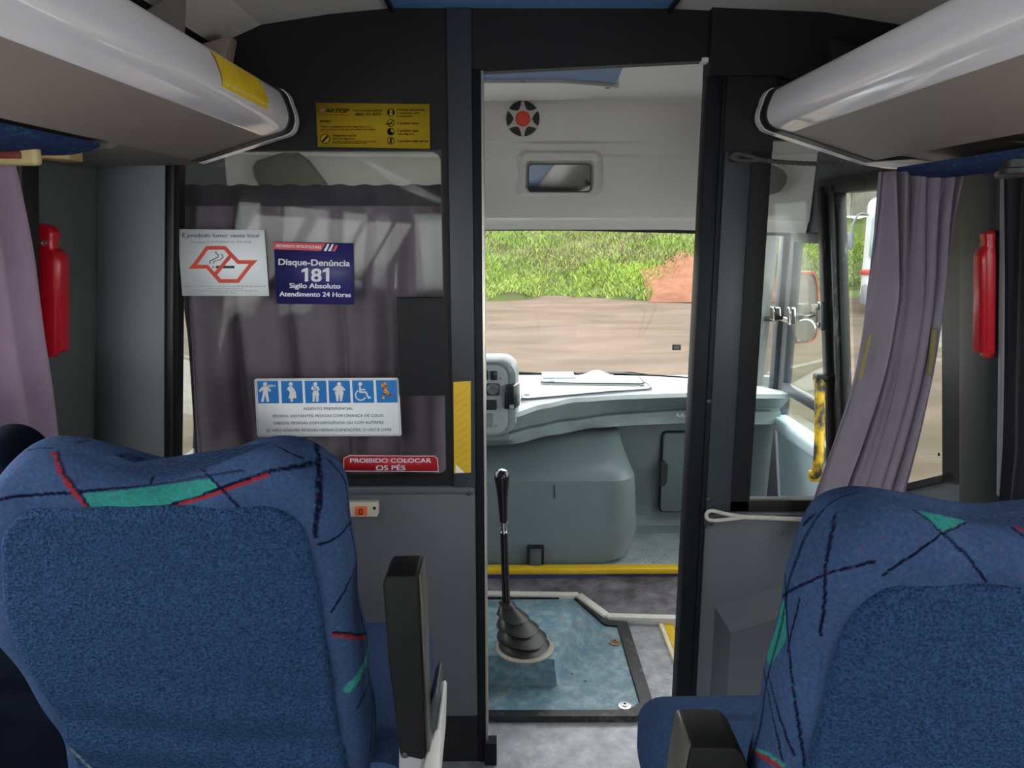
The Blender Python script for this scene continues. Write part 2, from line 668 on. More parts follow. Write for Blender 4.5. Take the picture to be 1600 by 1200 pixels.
# black upper facing with the two glazed openings
DL, DR = -0.060, 0.520
gl0, gl1 = PY(281, 236, D), PY(688, 742, D)     # left pane opening
LX1, LZ0, LZ1 = -0.168, 0.918, 1.818
def gx(z):
    """left edge of the glazed opening, leaning with the body side"""
    return -0.858 - 0.0945 * (1.818 - z)
b = MB()
b.prism([(gx(0.893) - 0.02, 0.893), (gx(0.893) + 0.004, 0.893), (gx(1.9) + 0.004, 1.9), (gx(1.9) - 0.02, 1.9)], 'y', D, D + 0.04)
b.prism([(gx(LZ1), LZ1), (-0.150, LZ1), (-0.150, 2.17), (-0.9, 2.16)], 'y', D, D + 0.04)
b.prism([(gx(0.893), 0.893), (-0.150, 0.893), (-0.150, LZ0), (gx(LZ0), LZ0)], 'y', D, D + 0.04)
b.box((LX1, D, LZ0), (-0.150, D + 0.04, LZ1))
b.box((lx(1.8), D, 1.79), (gx(1.8), D + 0.04, 2.16))
nx0, nx1 = PY(622, 540, D).x, LX1
b.box((nx0, D - 0.003, PY(650, 618, D).z), (nx1 + 0.01, D + 0.035, PY(650, 466, D).z))
b.prism([(-0.150, 2.013), (DL, 2.013), (DR, 2.041), (DR, 2.18), (-0.150, 2.18)], 'y', D, D + 0.04)
b.prism([(DR, 2.0), (0.70, 2.0), (XR, 1.84), (XR, 2.18), (DR, 2.18)], 'y', D - 0.03, D + 0.04)
b.box((0.70, D, 1.845), (XR, D + 0.04, 2.02))
b.box((0.570, D - 0.012, 1.815), (0.70, D + 0.03, 2.05))  # black over the right post's top, its upper shade put into colour
b.box((0.645, D - 0.002, 0.813), (0.703, D + 0.036, 2.0), bev=0.003)
b.box((0.645, D - 0.002, 0.813), (0.965, D + 0.036, 0.848), bev=0.003)
obj('black_facing', b, BLACK, w)
# left-hand rubber profile
b = MB()
b.prism([(gx(0.16) - 0.030, 0.16), (gx(0.16) - 0.004, 0.16), (gx(1.80) - 0.004, 1.80), (gx(1.80) - 0.030, 1.80)], 'y', D - 0.012, D + 0.03, bev=0.008, seg=3)
obj('rubber_profile', b, GLOSSBLACK, w)
# grey filler panel beside the wall, gently curved
b = MB()
def fil(u, v):
    z = v * 1.80
    x = lx(z) + u * (gx(z) - 0.026 - lx(z))
    return (x, D - 0.012 + 0.07 * (1 - u) ** 2.2 - 0.012 * math.sin(u * 3.0), z)
b.grid(fil, 20, 24, thick=0.008)
b.dome(PY(219, 541, D - 0.022), (0, -1, 0), 0.007, 0.004)
obj('filler_panel', b, PANELD, w, smooth=50)
# grey lower panel left, ledge, bolts
b = MB()
b.box((XL - 0.12, D - 0.002, 0.158), (-0.088, D + 0.03, 0.885), bev=0.003)
b.box((-0.95, D - 0.012, 0.872), (-0.088, D + 0.03, 0.895), bev=0.006, seg=3)
for px, py in ((700, 805), (630, 805), (698, 868), (634, 868)):
    b.dome(PY(px, py, D - 0.002), (0, -1, 0), 0.003, 0.001)
obj('lower_panel', b, PANEL, w)
b = MB()
b.box((XL - 0.19, D, 0), (-0.085, D + 0.03, 0.159))
obj('kick_panel', b, BLACK, w)
# post left of the doorway
b = MB()
b.box((-0.150, D - 0.010, 0.885), (-0.086, D + 0.03, 2.165), bev=0.004)
for py in (752, 771):
    b.dome(PY(733, py, D - 0.010), (0, -1, 0), 0.008, 0.005)
obj('door_post', b, POST, w)
b = MB()
b.box((-0.088, D - 0.004, 0.0), (-0.062, D + 0.045, 2.02), bev=0.004)
b.box((-0.0665, D - 0.02, 0.0), (-0.030, D + 0.02, 0.075))
b.dome(PY(750, 470, D - 0.004), (0, -1, 0), 0.003, 0.001)
obj('door_jamb', b, JAMB, w)
b = MB()
b.box((-0.0635, D - 0.008, 0.07), (-0.056, D + 0.048, 2.015), bev=0.002)
obj('edge_strip', b, ALU, w)
# right jamb, post, lower panel
b = MB()
b.prism([(0.516, 0.0), (0.572, 0.0), (0.572, 2.06), (0.524, 2.06)], 'y', D - 0.006, D + 0.06, bev=0.006)
b.box((0.560, D - 0.012, 0.0), (0.576, D + 0.03, 2.02), bev=0.005)
obj('door_jamb', b, JAMB, w)
b = MB()
b.box((0.574, D - 0.008, 0.80), (0.648, D + 0.03, 1.82), bev=0.006)
for px, py in ((1108, 627), (1107, 780)):
    b.dome(PY(px, py, D - 0.008), (0, -1, 0), 0.0085, 0.006)
obj('door_post', b, POST, w)
b = MB()
b.box((0.574, D, 0.0), (XR + 0.11, D + 0.03, 0.806), bev=0.003)
b.box((0.574, D - 0.010, 0.796), (XR + 0.10, D + 0.03, 0.814), bev=0.005, seg=3)
for px, py in ((1107, 822), (1219, 832)):
    b.dome(PY(px, py, D), (0, -1, 0), 0.0085, 0.006)
# raised heater box with chamfered edges
z0, z1 = 0.02, 0.60
o = [(0.62, 0.0), (0.62, 0.515), (1.05, 0.665), (1.15, 0.665), (1.15, 0.0)]
i_ = [(0.655, 0.0), (0.655, 0.462), (1.05, 0.60), (1.115, 0.60), (1.115, 0.0)]
b.loft([[(x, D, z) for x, z in o], [(x, D - 0.055, z) for x, z in i_]])
obj('lower_panel', b, PANEL, w)
# little white end of the sliding door rail in the top corner of the doorway
b = MB()
b.prism([(0.505, 2.034), (0.528, 2.035), (0.528, 2.046), (0.505, 2.046)], 'y', D - 0.012, D + 0.02)
obj('rail_end', b, WHITEP, w)

w = thing('window_1', 'big left pane of the partition with a mauve curtain behind it', 'window', (-0.55, D + 0.015, LZ0), kind='structure')
g = MB()
g.prism([(gx(LZ0), LZ0), (LX1, LZ0), (LX1, LZ1), (gx(LZ1), LZ1)], 'y', D + 0.008, D + 0.013)
obj('pane', g, CLEAR, w)
b = MB()
_o = [(x + (gx(z) - gx(LZ1)) * (LX1 - x) / (LX1 - gx(LZ1)), z) for x, z in rrect(LX1 - gx(LZ1) + 0.02, LZ1 - LZ0 + 0.02, 0.01, 6, (gx(LZ1) + LX1) / 2, (LZ0 + LZ1) / 2)]
_i = [(x + (gx(z) - gx(LZ1)) * (LX1 - x) / (LX1 - gx(LZ1)), z) for x, z in rrect(LX1 - gx(LZ1) - 0.006, LZ1 - LZ0 - 0.006, 0.025, 6, (gx(LZ1) + LX1) / 2, (LZ0 + LZ1) / 2)]
b.frame(_o, _i, 'y', D + 0.002, D + 0.03)
obj('pane_seal', b, GLOSSBLACK, w)
w = thing('window_2', 'clear right pane of the partition beside the doorway', 'window', (0.85, D + 0.015, 0.84), kind='structure')
g = MB()
g.box((0.70, D + 0.008, 0.845), (0.965, D + 0.013, 1.86))
obj('pane', g, CLEAR, w)

# ------------------------------------------------------------------ cab front wall (white header), windscreen
b = MB()
hp = [(3.18, 2.126), (3.225, 2.122), (3.238, 2.108), (3.246, 1.965), (3.262, 1.955), (3.268, 1.915), (3.285, 1.905), (3.315, 1.66), (3.328, 1.65), (3.345, 1.612), (3.56, 1.612), (3.56, 2.19), (3.18, 2.19)]
def ywrap(x):
    """the cab front bows: its ends come back towards the doors"""
    u = (x - 0.05) / 1.18
    return -0.16 * abs(u) ** 4
rx0, rx1, rz0, rz1 = PY(825, 280, 3.3).x, PY(924, 280, 3.3).x, PY(870, 300, 3.3).z, PY(870, 256, 3.3).z
N = 48
xs = [XL + (XR - XL) * i / N for i in range(N + 1)]
rings = [[(x, y + ywrap(x), z - (0.035 * max(0, abs((x - 0.05) / 1.18) - 0.6) if z < 1.7 else 0)) for y, z in hp] for x in xs]
b.loft(rings)
hdr = obj('wall_cab', b, WHITEP, smooth=35)
structure(hdr, 'white moulded front wall of the cab above the windscreen', 'wall')

# windscreen
def wsx(u, v):
    x = XL + 0.02 + u * (XR - XL - 0.04)
    y = 4.02 - 0.42 * v + 1.9 * ywrap(x)
    return (x, y, 0.84 + v * 0.80)
w = thing('window_4', 'wide windscreen of the bus facing the dirt yard', 'window', (0.05, 4.0, 0.84), kind='structure')
g = MB()
g.grid(wsx, 30, 6)
obj('pane', g, FRONTG, w)
b = MB()
b.grid(lambda u, v: Vector(wsx(u, 0.958 - 0.07 * max(0, u - 0.62) * (1 - v) + v * 0.06 * (1 - 0))) + Vector((0, -0.006, 0)), 30, 2)
b.grid(lambda u, v: Vector(wsx(u, 0.0 + v * 0.03)) + Vector((0, -0.006, 0)), 30, 1)
obj('black_border', b, GLOSSBLACK, w)

# window between partition and entry door (right), black weathered surround
SCUFF = mat('weathered_black', (28, 28, 32), 0.45, rgb2=(110, 112, 116), vscale=14, sharp=(0.60, 0.76), stretch=(3, 3, 0.6))
w = thing('window_3', 'right side window with a slanting sill and worn black surround behind the mauve curtain', 'window', (XR, 2.4, 0.66), kind='structure')
b = MB()
def sill(y):
    return 0.900 + (0.568 - 0.900) * (y - 2.13) / (2.84 - 2.13)
b.prism([(2.13, sill(2.13)), (2.84, sill(2.84)), (2.84, sill(2.84) + 0.022), (2.13, sill(2.13) + 0.022)], 'x', XR - 0.012, XR + 0.04)
b.prism([(2.100, 0.895), (2.190, 0.872), (2.190, 1.765), (2.100, 1.765)], 'x', XR - 0.012, XR + 0.04)
b.prism([(2.13, 1.735), (3.04, 1.745), (3.0, 1.80), (2.13, 1.80)], 'x', XR - 0.03, XR + 0.04, bev=0.006)
obj('window_frame', lean(b), GLOSSBLACK, w)
b = MB()
b.prism([(2.845, 0.45), (3.045, 0.45), (3.045, 1.77), (2.845, 1.77)], 'x', XR - 0.02, XR + 0.012, bev=0.006)
b.box((XR - 0.045, 2.945, 0.45), (XR - 0.015, 2.98, 1.77), bev=0.006)
b.box((XR - 0.04, 2.865, 0.45), (XR - 0.015, 2.88, 1.77), bev=0.004)
post = obj('door_post', lean(b), SCUFF, w)
b = MB()
zc = PW(1295, 497, 1, 0.05).z
b.box((XR - 0.062, 2.935, zc - 0.055), (XR - 0.042, 2.975, zc + 0.055), bev=0.006)
b.dome((XR - 0.062, 2.955, zc + 0.035), (-1, 0, 0), 0.012, 0.008)
b.dome((XR - 0.062, 2.955, zc - 0.035), (-1, 0, 0), 0.012, 0.008)
obj('latch', lean(b), mat('latch_metal', (120, 120, 122), 0.35, metal=0.8), post)
g = MB()
g.prism([(2.15, 0.90), (2.84, 0.58), (2.84, 1.75), (2.15, 1.75)], 'x', XR + 0.018, XR + 0.023)
pane3 = obj('pane', lean(g), SIDEG, w)
# etched glass maker's mark
b = MB()
MARK = mat('etched_mark', (34, 26, 22), 0.9, spec=0.0)
for row, (n, wd) in enumerate(((9, 44), (8, 38), (8, 42), (6, 30))):
    py = 709 + row * 5.0
    for i in range(n):
        px = 1443 + wd * i / n + (2 if row % 2 else 0)
        p0, p1 = PW(px, py, 1, -0.017), PW(px + wd / n * 0.72, py + 2.1, 1, -0.017)
        b.poly([(p0.x, p0.y, p0.z), (p1.x, p1.y, p0.z), (p1.x, p1.y, p1.z), (p0.x, p0.y, p1.z)])
p0 = PW(1467, 710, 1, -0.017)
b.lathe([(0.006, 0), (0.006, 0.0004)], (p0.x, p0.y, p0.z), (-1, 0, 0), 12)
obj('maker_mark', lean(b), MARK, w)
# entry door: folding leaf with a window and a grey lower panel
w = thing('door_1', 'glazed grey entry door of the bus beyond the right partition pane', 'door', (XR, 3.3, -0.75), kind='structure')
def slant(z):
    """the door leaf leans with the body side"""
    return XR + 0.01 + 0.02 * (z - 1.2)
b = MB()
DOORM = mat('door_grey', (205, 226, 238), 0.4, spec=0.4, vary=0.08, vscale=5)
b.box((XR - 0.01, 3.05, -0.75), (XR + 0.03, 3.66, 0.70), bev=0.006)
b.box((XR - 0.06, 3.05, 0.665), (XR + 0.03, 3.70, 0.735), bev=0.02, seg=4)
obj('lower_panel', lean(b), DOORM, w)
DF = mat('door_frame_grey', (66, 70, 78), 0.4, spec=0.4, rgb2=(92, 95, 101), vscale=20, sharp=(0.58, 0.85), stretch=(1, 1, 0.3))
b = MB()
b.prism([(3.60, 0.72), (3.665, 0.72), (3.37, 1.60), (3.305, 1.60)], 'x', XR - 0.012, XR + 0.03, bev=0.005)
b.prism([(3.68, 0.72), (3.74, 0.72), (3.44, 1.60), (3.385, 1.60)], 'x', XR - 0.03, XR + 0.03, bev=0.005)
b.box((XR - 0.012, 3.045, 1.558), (XR + 0.03, 3.40, 1.60), bev=0.005)
b.box((XR - 0.014, 3.05, 0.855), (XR + 0.02, 3.60, 0.905), bev=0.006)
obj('door_frame', lean(b), DF, w)
g = MB()
g.prism([(3.05, 0.73), (3.63, 0.73), (3.33, 1.575), (3.05, 1.575)], 'x', XR + 0.005, XR + 0.010)
obj('pane', lean(g), DOORG, w)
b = MB()
lp0 = PW(1221, 495, 1, 0.04)
zc, yl = lp0.z, lp0.y
b.box((XR - 0.05, yl - 0.10, zc - 0.018), (XR - 0.02, yl + 0.02, zc + 0.008), bev=0.006, m=0)
b.box((XR - 0.075, yl + 0.0, zc - 0.02), (XR - 0.04, yl + 0.06, zc + 0.045), bev=0.006, m=1)
b.box((XR - 0.06, yl - 0.16, zc - 0.02), (XR - 0.03, yl - 0.12, zc + 0.06), bev=0.008, m=1)
obj('latch', lean(b), [CHROME, GLOSSBLACK], w)
# quarter window ahead of the door
w = thing('window_11', 'small quarter window between entry door and windscreen', 'window', (XR, 3.8, 0.76), kind='structure')
g = MB()
g.prism([(3.74, 0.76), (4.06, 0.76), (3.64, 1.58), (3.46, 1.58)], 'x', XR + 0.012, XR + 0.017)
obj('pane', lean(g), SIDEG, w)
b = MB()
b.prism([(4.02, 0.72), (4.12, 0.72), (3.74, 1.62), (3.63, 1.62)], 'x', XR - 0.03, XR + 0.04, bev=0.01)
b.box((XR - 0.02, 3.74, 0.72), (XR + 0.04, 4.08, 0.80), bev=0.01)
obj('window_frame', lean(b), mat('pillar_pale', (135, 140, 141), 0.45), w)
b = MB()
b.box((XL - 0.2, 4.03, -0.8), (XR + 0.25, 4.08, 0.838))
structure(obj('trim_14', b, mat('pillar_pale', (135, 140, 141), 0.45)), 'front shell of the bus below the windscreen', 'wall')
# pale pillars of the windscreen and a closing panel on the left
b = MB()
b.prism([(3.80, 0.80), (3.97, 0.80), (3.72, 1.66), (3.60, 1.66)], 'x', XL - 0.04, XL + 0.02, bev=0.01)
structure(obj('trim_3', lean(b), mat('pillar_pale', (135, 140, 141), 0.45)), 'pale left pillar of the windscreen', 'pillar')

# white rubbing strips and yellow step edge at the front of the cab floor
STRIP = mat('white_strip', (200, 198, 190), 0.45, vary=0.08, vscale=18)
b = MB()
def strip(b, pts, wd, z0, z1):
    for p, q in zip(pts[:-1], pts[1:]):
        p, q = Vector((*p, 0)), Vector((*q, 0))
        n = (q - p).normalized().cross(Vector((0, 0, 1))) * wd / 2
        b.prism([(p + n).to_2d(), (q + n).to_2d(), (q - n).to_2d(), (p - n).to_2d()], 'z', z0, z1, bev=0.004)
pa, pb, pc, pd = PZ(700, 926, 0.03), PZ(904, 929, 0.03), PZ(949, 962, 0.03), PZ(1090, 966, 0.03)
strip(b, [pa.to_2d(), pb.to_2d(), pc.to_2d(), pd.to_2d()], 0.035, 0.0, 0.035)
structure(obj('trim_4', b, STRIP), 'off white rubbing strip along the foot of the cab step', 'trim')
STEPD = mat('step_dirty', (62, 58, 62), 0.7, rgb2=(118, 110, 118), vscale=16, stretch=(0.6, 1, 1.4))
b = MB()
pts = [(pa.x - 0.3, pa.y), (pb.x, pb.y), (pc.x, pc.y), (XR + 0.15, pd.y)]
b.loft([[(x, y + 0.012, 0.0) for x, y in pts], [(x, 3.22, 0.085) for x, y in pts]], closed=False)
structure(obj('trim_5', b, STEPD), 'dirty black riser of the low cab step', 'step')
b = MB()
b.box((-0.9, 3.212, 0.075), (XR + 0.15, 3.235, 0.100), m=0)
structure(obj('trim_6', b, mat('step_blue', (62, 64, 120), 0.6, vary=0.15, vscale=20)), 'blue band under the yellow step edge', 'trim')
b = MB()
b.box((-0.9, 3.195, 0.098), (XR + 0.15, 3.245, 0.128), bev=0.008, seg=3)
structure(obj('trim_7', b, YEL), 'bright yellow nosing along the edge of the cab step', 'trim')
CHECK = mat('tread_plate', (134, 146, 150), 0.5, rgb2=(164, 174, 176), vscale=12, bump=0.6, bscale=120, bdist=0.002)
b = MB()
b.box((XL - 0.15, 3.24, 0.06), (XR + 0.15, 3.95, 0.118))
for i in range(36):
    for j in range(18):
        if True:
            x = 0.60 + i * 0.018
            y = 3.28 + j * 0.026 + (0.013 if i % 2 else 0)
            b.box((x - 0.0055, y - 0.0025, 0.117), (x + 0.0055, y + 0.0025, 0.1205))
structure(obj('trim_8', b, CHECK), 'pale ribbed tread floor beside the engine cowl', 'floor')
# stairwell nosing
b = MB()
b.box((0.632, 2.17, -0.004), (0.652, 2.952, 0.012), bev=0.003, m=1)
b.box((0.652, 2.17, -0.004), (0.690, 2.945, 0.010), bev=0.003, m=0)
b.box((0.652, 2.925, -0.004), (XR, 2.945, 0.010), bev=0.003, m=0)
b.box((0.690, 2.905, -0.02), (XR, 2.925, 0.004), m=1)
structure(obj('trim_9', b, [YEL, STRIP]), 'yellow and white nosing round the stairwell', 'trim')

# ------------------------------------------------------------------ dashboard
def interp(x, tab):
    if x <= tab[0][0]:
        return tab[0][1]
    for (x0, y0), (x1, y1) in zip(tab[:-1], tab[1:]):
        if x <= x1:
            s = (x - x0) / (x1 - x0)
            s = s * s * (3 - 2 * s) * 0.5 + s * 0.5
            return y0 + (y1 - y0) * s
    return tab[-1][1]

def edge_tab(pxs, z):
    t = []
    for px, py in pxs:
        p = PZ(px, py, z)
        t.append((p.x, p.y))
    return [(-1.12, t[0][1] - 0.06), (-0.25, t[0][1] - 0.05)] + t + [(1.12, t[-1][1] - 0.03)]

E_TOP = edge_tab([(800, 651), (848, 636), (898, 626), (980, 621), (1072, 618)], 0.858)
E_GRV = edge_tab([(795, 677), (835, 667), (882, 657), (970, 646), (1072, 640)], 0.765)
E_LIP = edge_tab([(800, 694), (860, 680), (930, 668), (1000, 664), (1072, 661)], 0.70)
def dash_profile(x):
    et, eg, el = interp(x, E_TOP), interp(x, E_GRV), interp(x, E_LIP)
    yb = 4.00 + 1.9 * ywrap(x)
    return [(yb, 0.684), (yb, 0.856), (et + 0.10, 0.864), (et + 0.025, 0.865), (et, 0.850), (eg + 0.012, 0.775), (eg + 0.016, 0.766), (eg, 0.758),
            (eg + 0.004, 0.735), (el - 0.02, 0.705), (el + 0.02, 0.692), (el + 0.06, 0.686), (el + 0.08, 0.684)]
dash = thing('dashboard', 'curved grey dashboard under the windscreen with a glove box at its right end', 'dashboard', (0.3, 3.6, 0.12))
xs = [XL - 0.08 + (XR - XL + 0.165) * i / 100 for i in range(101)]
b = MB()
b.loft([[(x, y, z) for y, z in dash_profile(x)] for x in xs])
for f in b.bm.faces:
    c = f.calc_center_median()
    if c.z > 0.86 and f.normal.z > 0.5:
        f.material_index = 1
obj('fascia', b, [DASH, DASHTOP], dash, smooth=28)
b = MB()
b.tube([(x, interp(x, E_GRV) + 0.004, 0.7655) for x in xs[2:-2]], 0.0045, 6)
obj('groove', b, mat('seal_dark', (62, 68, 72), 0.6), dash)
# lower panel under the lip, with glove box
b = MB()
def low(u, v):
    x = 0.50 + u * 0.83
    yl = 3.70 + 0.05 * (1 - v)
    return (x, yl - 0.18 * max(0, 0.25 - u) ** 1.0 * 0, 0.118 + v * 0.60)
b.grid(low, 20, 10, thick=0.02)
b.box((XL + 0.02, 3.64, 0.118), (0.55, 3.68, 0.70))
# swept cove between tread floor and panel
b.loft([[(0.52 + 0.7 * i / 12, 3.62, 0.119), (0.52 + 0.7 * i / 12, 3.68, 0.135), (0.52 + 0.7 * i / 12, 3.715, 0.175), (0.52 + 0.7 * i / 12, 3.722, 0.24)] for i in range(13)], closed=False)
obj('lower_panel', b, DASH, dash)
g0, g1 = PY(1030, 796, 3.70), PY(1100, 674, 3.70)
b = MB()
b.prism(rrect(0.42, g1.z - g0.z, 0.02, 5, g0.x + 0.21, (g0.z + g1.z) / 2), 'y', 3.668, 3.71, bev=0.004)
door = obj('glove_box_door', b, mat('glove_door', (104, 116, 120), 0.45, bump=0.15, bscale=500, bdist=0.0004), dash)
b = MB()
_o = rrect(0.436, g1.z - g0.z + 0.016, 0.026, 5, g0.x + 0.21, (g0.z + g1.z) / 2)
_i = rrect(0.416, g1.z - g0.z - 0.004, 0.018, 5, g0.x + 0.21, (g0.z + g1.z) / 2)
b.frame(_o, _i, 'y', 3.682, 3.70)
obj('door_gap', b, GLOSSBLACK, dash)
hp0 = PY(1036, 738, 3.665)
b = MB()
b.prism([(hp0.x - 0.018, hp0.z - 0.065), (hp0.x + 0.006, hp0.z - 0.065), (hp0.x + 0.018, hp0.z - 0.045), (hp0.x + 0.020, hp0.z + 0.04), (hp0.x + 0.008, hp0.z + 0.06), (hp0.x - 0.018, hp0.z + 0.06)], 'y', 3.640, 3.668, bev=0.006, seg=3)
obj('handle', b, mat('handle_dark', (44, 48, 52), 0.35), door, label='dark grab handle')
# raised script on the fascia, cut by the door jamb
b = MB()
vs, ts, wd = text_tris('Ma', 0.012)
pw = PY(1066, 655, 3.585)
yy = interp(pw.x, E_GRV) - 0.001
base = PY(1056, 656.5, yy)
hgt = PY(1056, 644.5, yy).z - base.z
for t_ in ts:
    b.poly([(base.x + (vs[i][0] + wd / 2) * hgt, yy - 0.004, base.z + vs[i][1] * hgt) for i in t_])
obj('badge', b, mat('badge_white', (206, 212, 212), 0.4), dash)
# lid on top of the dash
lidz = 0.876
LIDG = mat('lid_grey', (176, 184, 187), 0.5, spec=0.3)
lp = [PZ(px, py, lidz) for px, py in ((813, 622.5), (818, 606), (850, 598), (1003, 592), (1012, 600), (1019, 606), (950, 611.5))]
b = MB()
b.prism([(p.x, p.y) for p in lp], 'z', 0.860, lidz, bev=0.002)
lid = obj('top_lid', b, LIDG, dash)
b = MB()
path = [PZ(px, py, lidz) for px, py in ((815, 618), (816, 623), (826, 623.5), (880, 618.5), (950, 612), (1010, 608.5), (1018, 606), (1011, 599), (1003, 594))]
b.tube(path, 0.004, 6)
b.lathe([(0.014, 0), (0.014, 0.003)], PZ(823, 617, lidz), (0, 0, 1), 14)
b.lathe([(0.012, 0), (0.012, 0.003)], PZ(1003, 603, lidz), (0, 0, 1), 14)
obj('lid_seal', b, mat('seal_dark', (62, 68, 72), 0.6), lid)

# document tray lying on the dash, with a folded paper
cb = thing('clipboard', 'pale grey document board lying on the dashboard by the windscreen', 'clipboard', PZ(920, 590, 0.874))
b = MB()
pts = [PZ(px, py, 0.890) for px, py in ((845, 597), (848, 585), (998, 588), (1007, 598), (1000, 599))]
b.prism([(p.x, p.y) for p in pts], 'z', 0.867, 0.890, bev=0.003)
obj('board', b, mat('board_grey', (178, 184, 184), 0.4), cb)
b = MB()
path = [PZ(px, py, 0.892) for px, py in ((846, 586), (845, 597), (900, 598.5), (1000, 599.5), (1007, 598), (999, 588.5))]
b.tube(path, 0.0035, 6)
obj('rim', b, mat('seal_dark', (62, 68, 72), 0.6), cb)
for px in (862, 982):
    b = MB()
    p = PZ(px, 594.5, 0.893)
    b.box((p.x - 0.016, p.y - 0.014, 0.888), (p.x + 0.016, p.y + 0.014, 0.896), bev=0.003)
    obj('clip', b, WHITE, cb)
b = MB()
p0, p1 = PZ(848, 588, 0.896), PZ(896, 583, 0.896)
b.box((p0.x, p0.y - 0.03, 0.891), (p1.x, p0.y + 0.12, 0.896), m=0)
tag(obj('folded_paper', b, mat('paper_lilac', (176, 182, 216), 0.6)), 'folded lilac paper resting on the pale document board', 'paper')
b = MB()
b.grid(lambda u, v: (PZ(935, 590, 0.894).x + 0.17 * (u - 0.5), PZ(935, 590, 0.894).y + 0.08 * v, 0.8925 + 0.025 * math.sin(math.pi * u) ** 2 * v), 12, 6, thick=0.002)
tag(obj('crumpled_paper', b, WHITE), 'crumpled white sheet lying at the middle of the document board', 'paper')

# instrument pod at the driver's side
PODY = 3.02
pod = thing('instrument_pod', 'pale grey instrument pod with black switches and a round dial left of the doorway view', 'instrument panel', (-0.1, 3.1, 0.7))
def pp(px, py, y=PODY):
    p = PY(px, py, y)
    return (p.x, p.z)
x1, zt = pp(797, 566)
zb = pp(780, 681)[1]
b = MB()
oa = rrect(0.42, zt - zb, 0.06, 8, x1 - 0.21, (zt + zb) / 2)
oc = [(x + 0.028, z - 0.006) for x, z in rrect(0.44, zt - zb + 0.02, 0.07, 8, x1 - 0.21, (zt + zb) / 2)]
od = [(x + 0.03, z - 0.02) for x, z in rrect(0.44, zt - zb + 0.0, 0.07, 8, x1 - 0.21, (zt + zb) / 2)]
b.loft([[(x, PODY, z) for x, z in oa], [(x, PODY + 0.018, z) for x, z in [(x + 0.012, z) for x, z in rrect(0.44, zt - zb + 0.015, 0.07, 8, x1 - 0.21, (zt + zb) / 2)]],
        [(x, PODY + 0.16, z) for x, z in oc], [(x, PODY + 0.34, z) for x, z in od]])
obj('housing', b, DASH, pod, smooth=40)
b = MB()
b.prism(rrect(0.39, zt - zb - 0.02, 0.05, 8, x1 - 0.205, (zt + zb) / 2), 'y', PODY - 0.006, PODY + 0.004, bev=0.003)
obj('face_plate', b, mat('pod_face', (160, 166, 168), 0.4), pod)
def pod_rect(px0, py0, px1, py1, d0, d1, r=0.004):
    a, c = pp(px0, py1), pp(px1, py0)
    return rrect(c[0] - a[0], c[1] - a[1], r, 3, (a[0] + c[0]) / 2, (a[1] + c[1]) / 2), PODY - d1, PODY - d0
SW = mat('switch_black', (26, 28, 30), 0.3)
for (px0, py0, px1, py1) in ((757, 578, 763, 592), (767, 579, 777, 593)):
    q = MB()
    q.prism(*pod_rect(px0, py0, px1, py1, 0.0, 0.016)[:1], 'y', PODY - 0.018, PODY, bev=0.003)
    obj('switch', q, SW, pod)
q = MB()
q.prism(pod_rect(760, 598, 781, 618, 0, 0.01, 0.008)[0], 'y', PODY - 0.010, PODY, bev=0.002)
dial = obj('dial', q, mat('dial_dark', (64, 70, 74), 0.4), pod)
q = MB()
c = PY(770, 608, PODY - 0.012)
q.lathe([(0.023, 0), (0.023, 0.008), (0.019, 0.012), (0.0, 0.012)], c, (0, -1, 0), 24)
q.lathe([(0.006, 0.012), (0.006, 0.02), (0, 0.02)], c, (0, -1, 0), 12)
obj('knob', q, mat('dial_face', (92, 99, 102), 0.35), dial)
q = MB()
q.prism(pod_rect(758, 624, 776, 640, 0, 0.01)[0], 'y', PODY - 0.009, PODY)
obj('slot', q, INK, pod)
q = MB()
q.prism(pod_rect(757, 646, 770, 667, 0, 0.01)[0], 'y', PODY - 0.009, PODY)
obj('display', q, mat('display_grey', (122, 128, 128), 0.3), pod)
for px, py in ((782, 591), (775, 666)):
    q = MB()
    q.dome(PY(px, py, PODY - 0.006), (0, -1, 0), 0.004, 0.003)
    obj('screw', q, INKG, pod)
# black unit stuck to the pod's side
u_ = thing('radio_unit', 'small black box fixed to the right flank of the instrument pod', 'device', PY(800, 640, PODY))
a, c = PY(792, 640, 2.98), PY(804, 603, 2.98)
q = MB()
q.box((a.x, 2.98, a.z), (c.x + 0.012, 3.06, c.z), bev=0.004, rot=Matrix.Rotation(R(-18), 3, 'Z'))
obj('body', q, SW, u_)
q = MB()
p = PY(799, 636, 2.97)
q.box((p.x - 0.008, 2.968, p.z - 0.008), (p.x + 0.010, 2.976, p.z + 0.008), bev=0.002)
obj('button', q, mat('button_pale', (150, 154, 156), 0.4), u_)

# engine cowl
cow = thing('engine_cowl', 'big rounded grey engine cowl under the dashboard', 'engine cowl', (0.1, 3.4, 0.118))
b = MB()
CX0, CX1 = -0.75, 0.585
rings = []
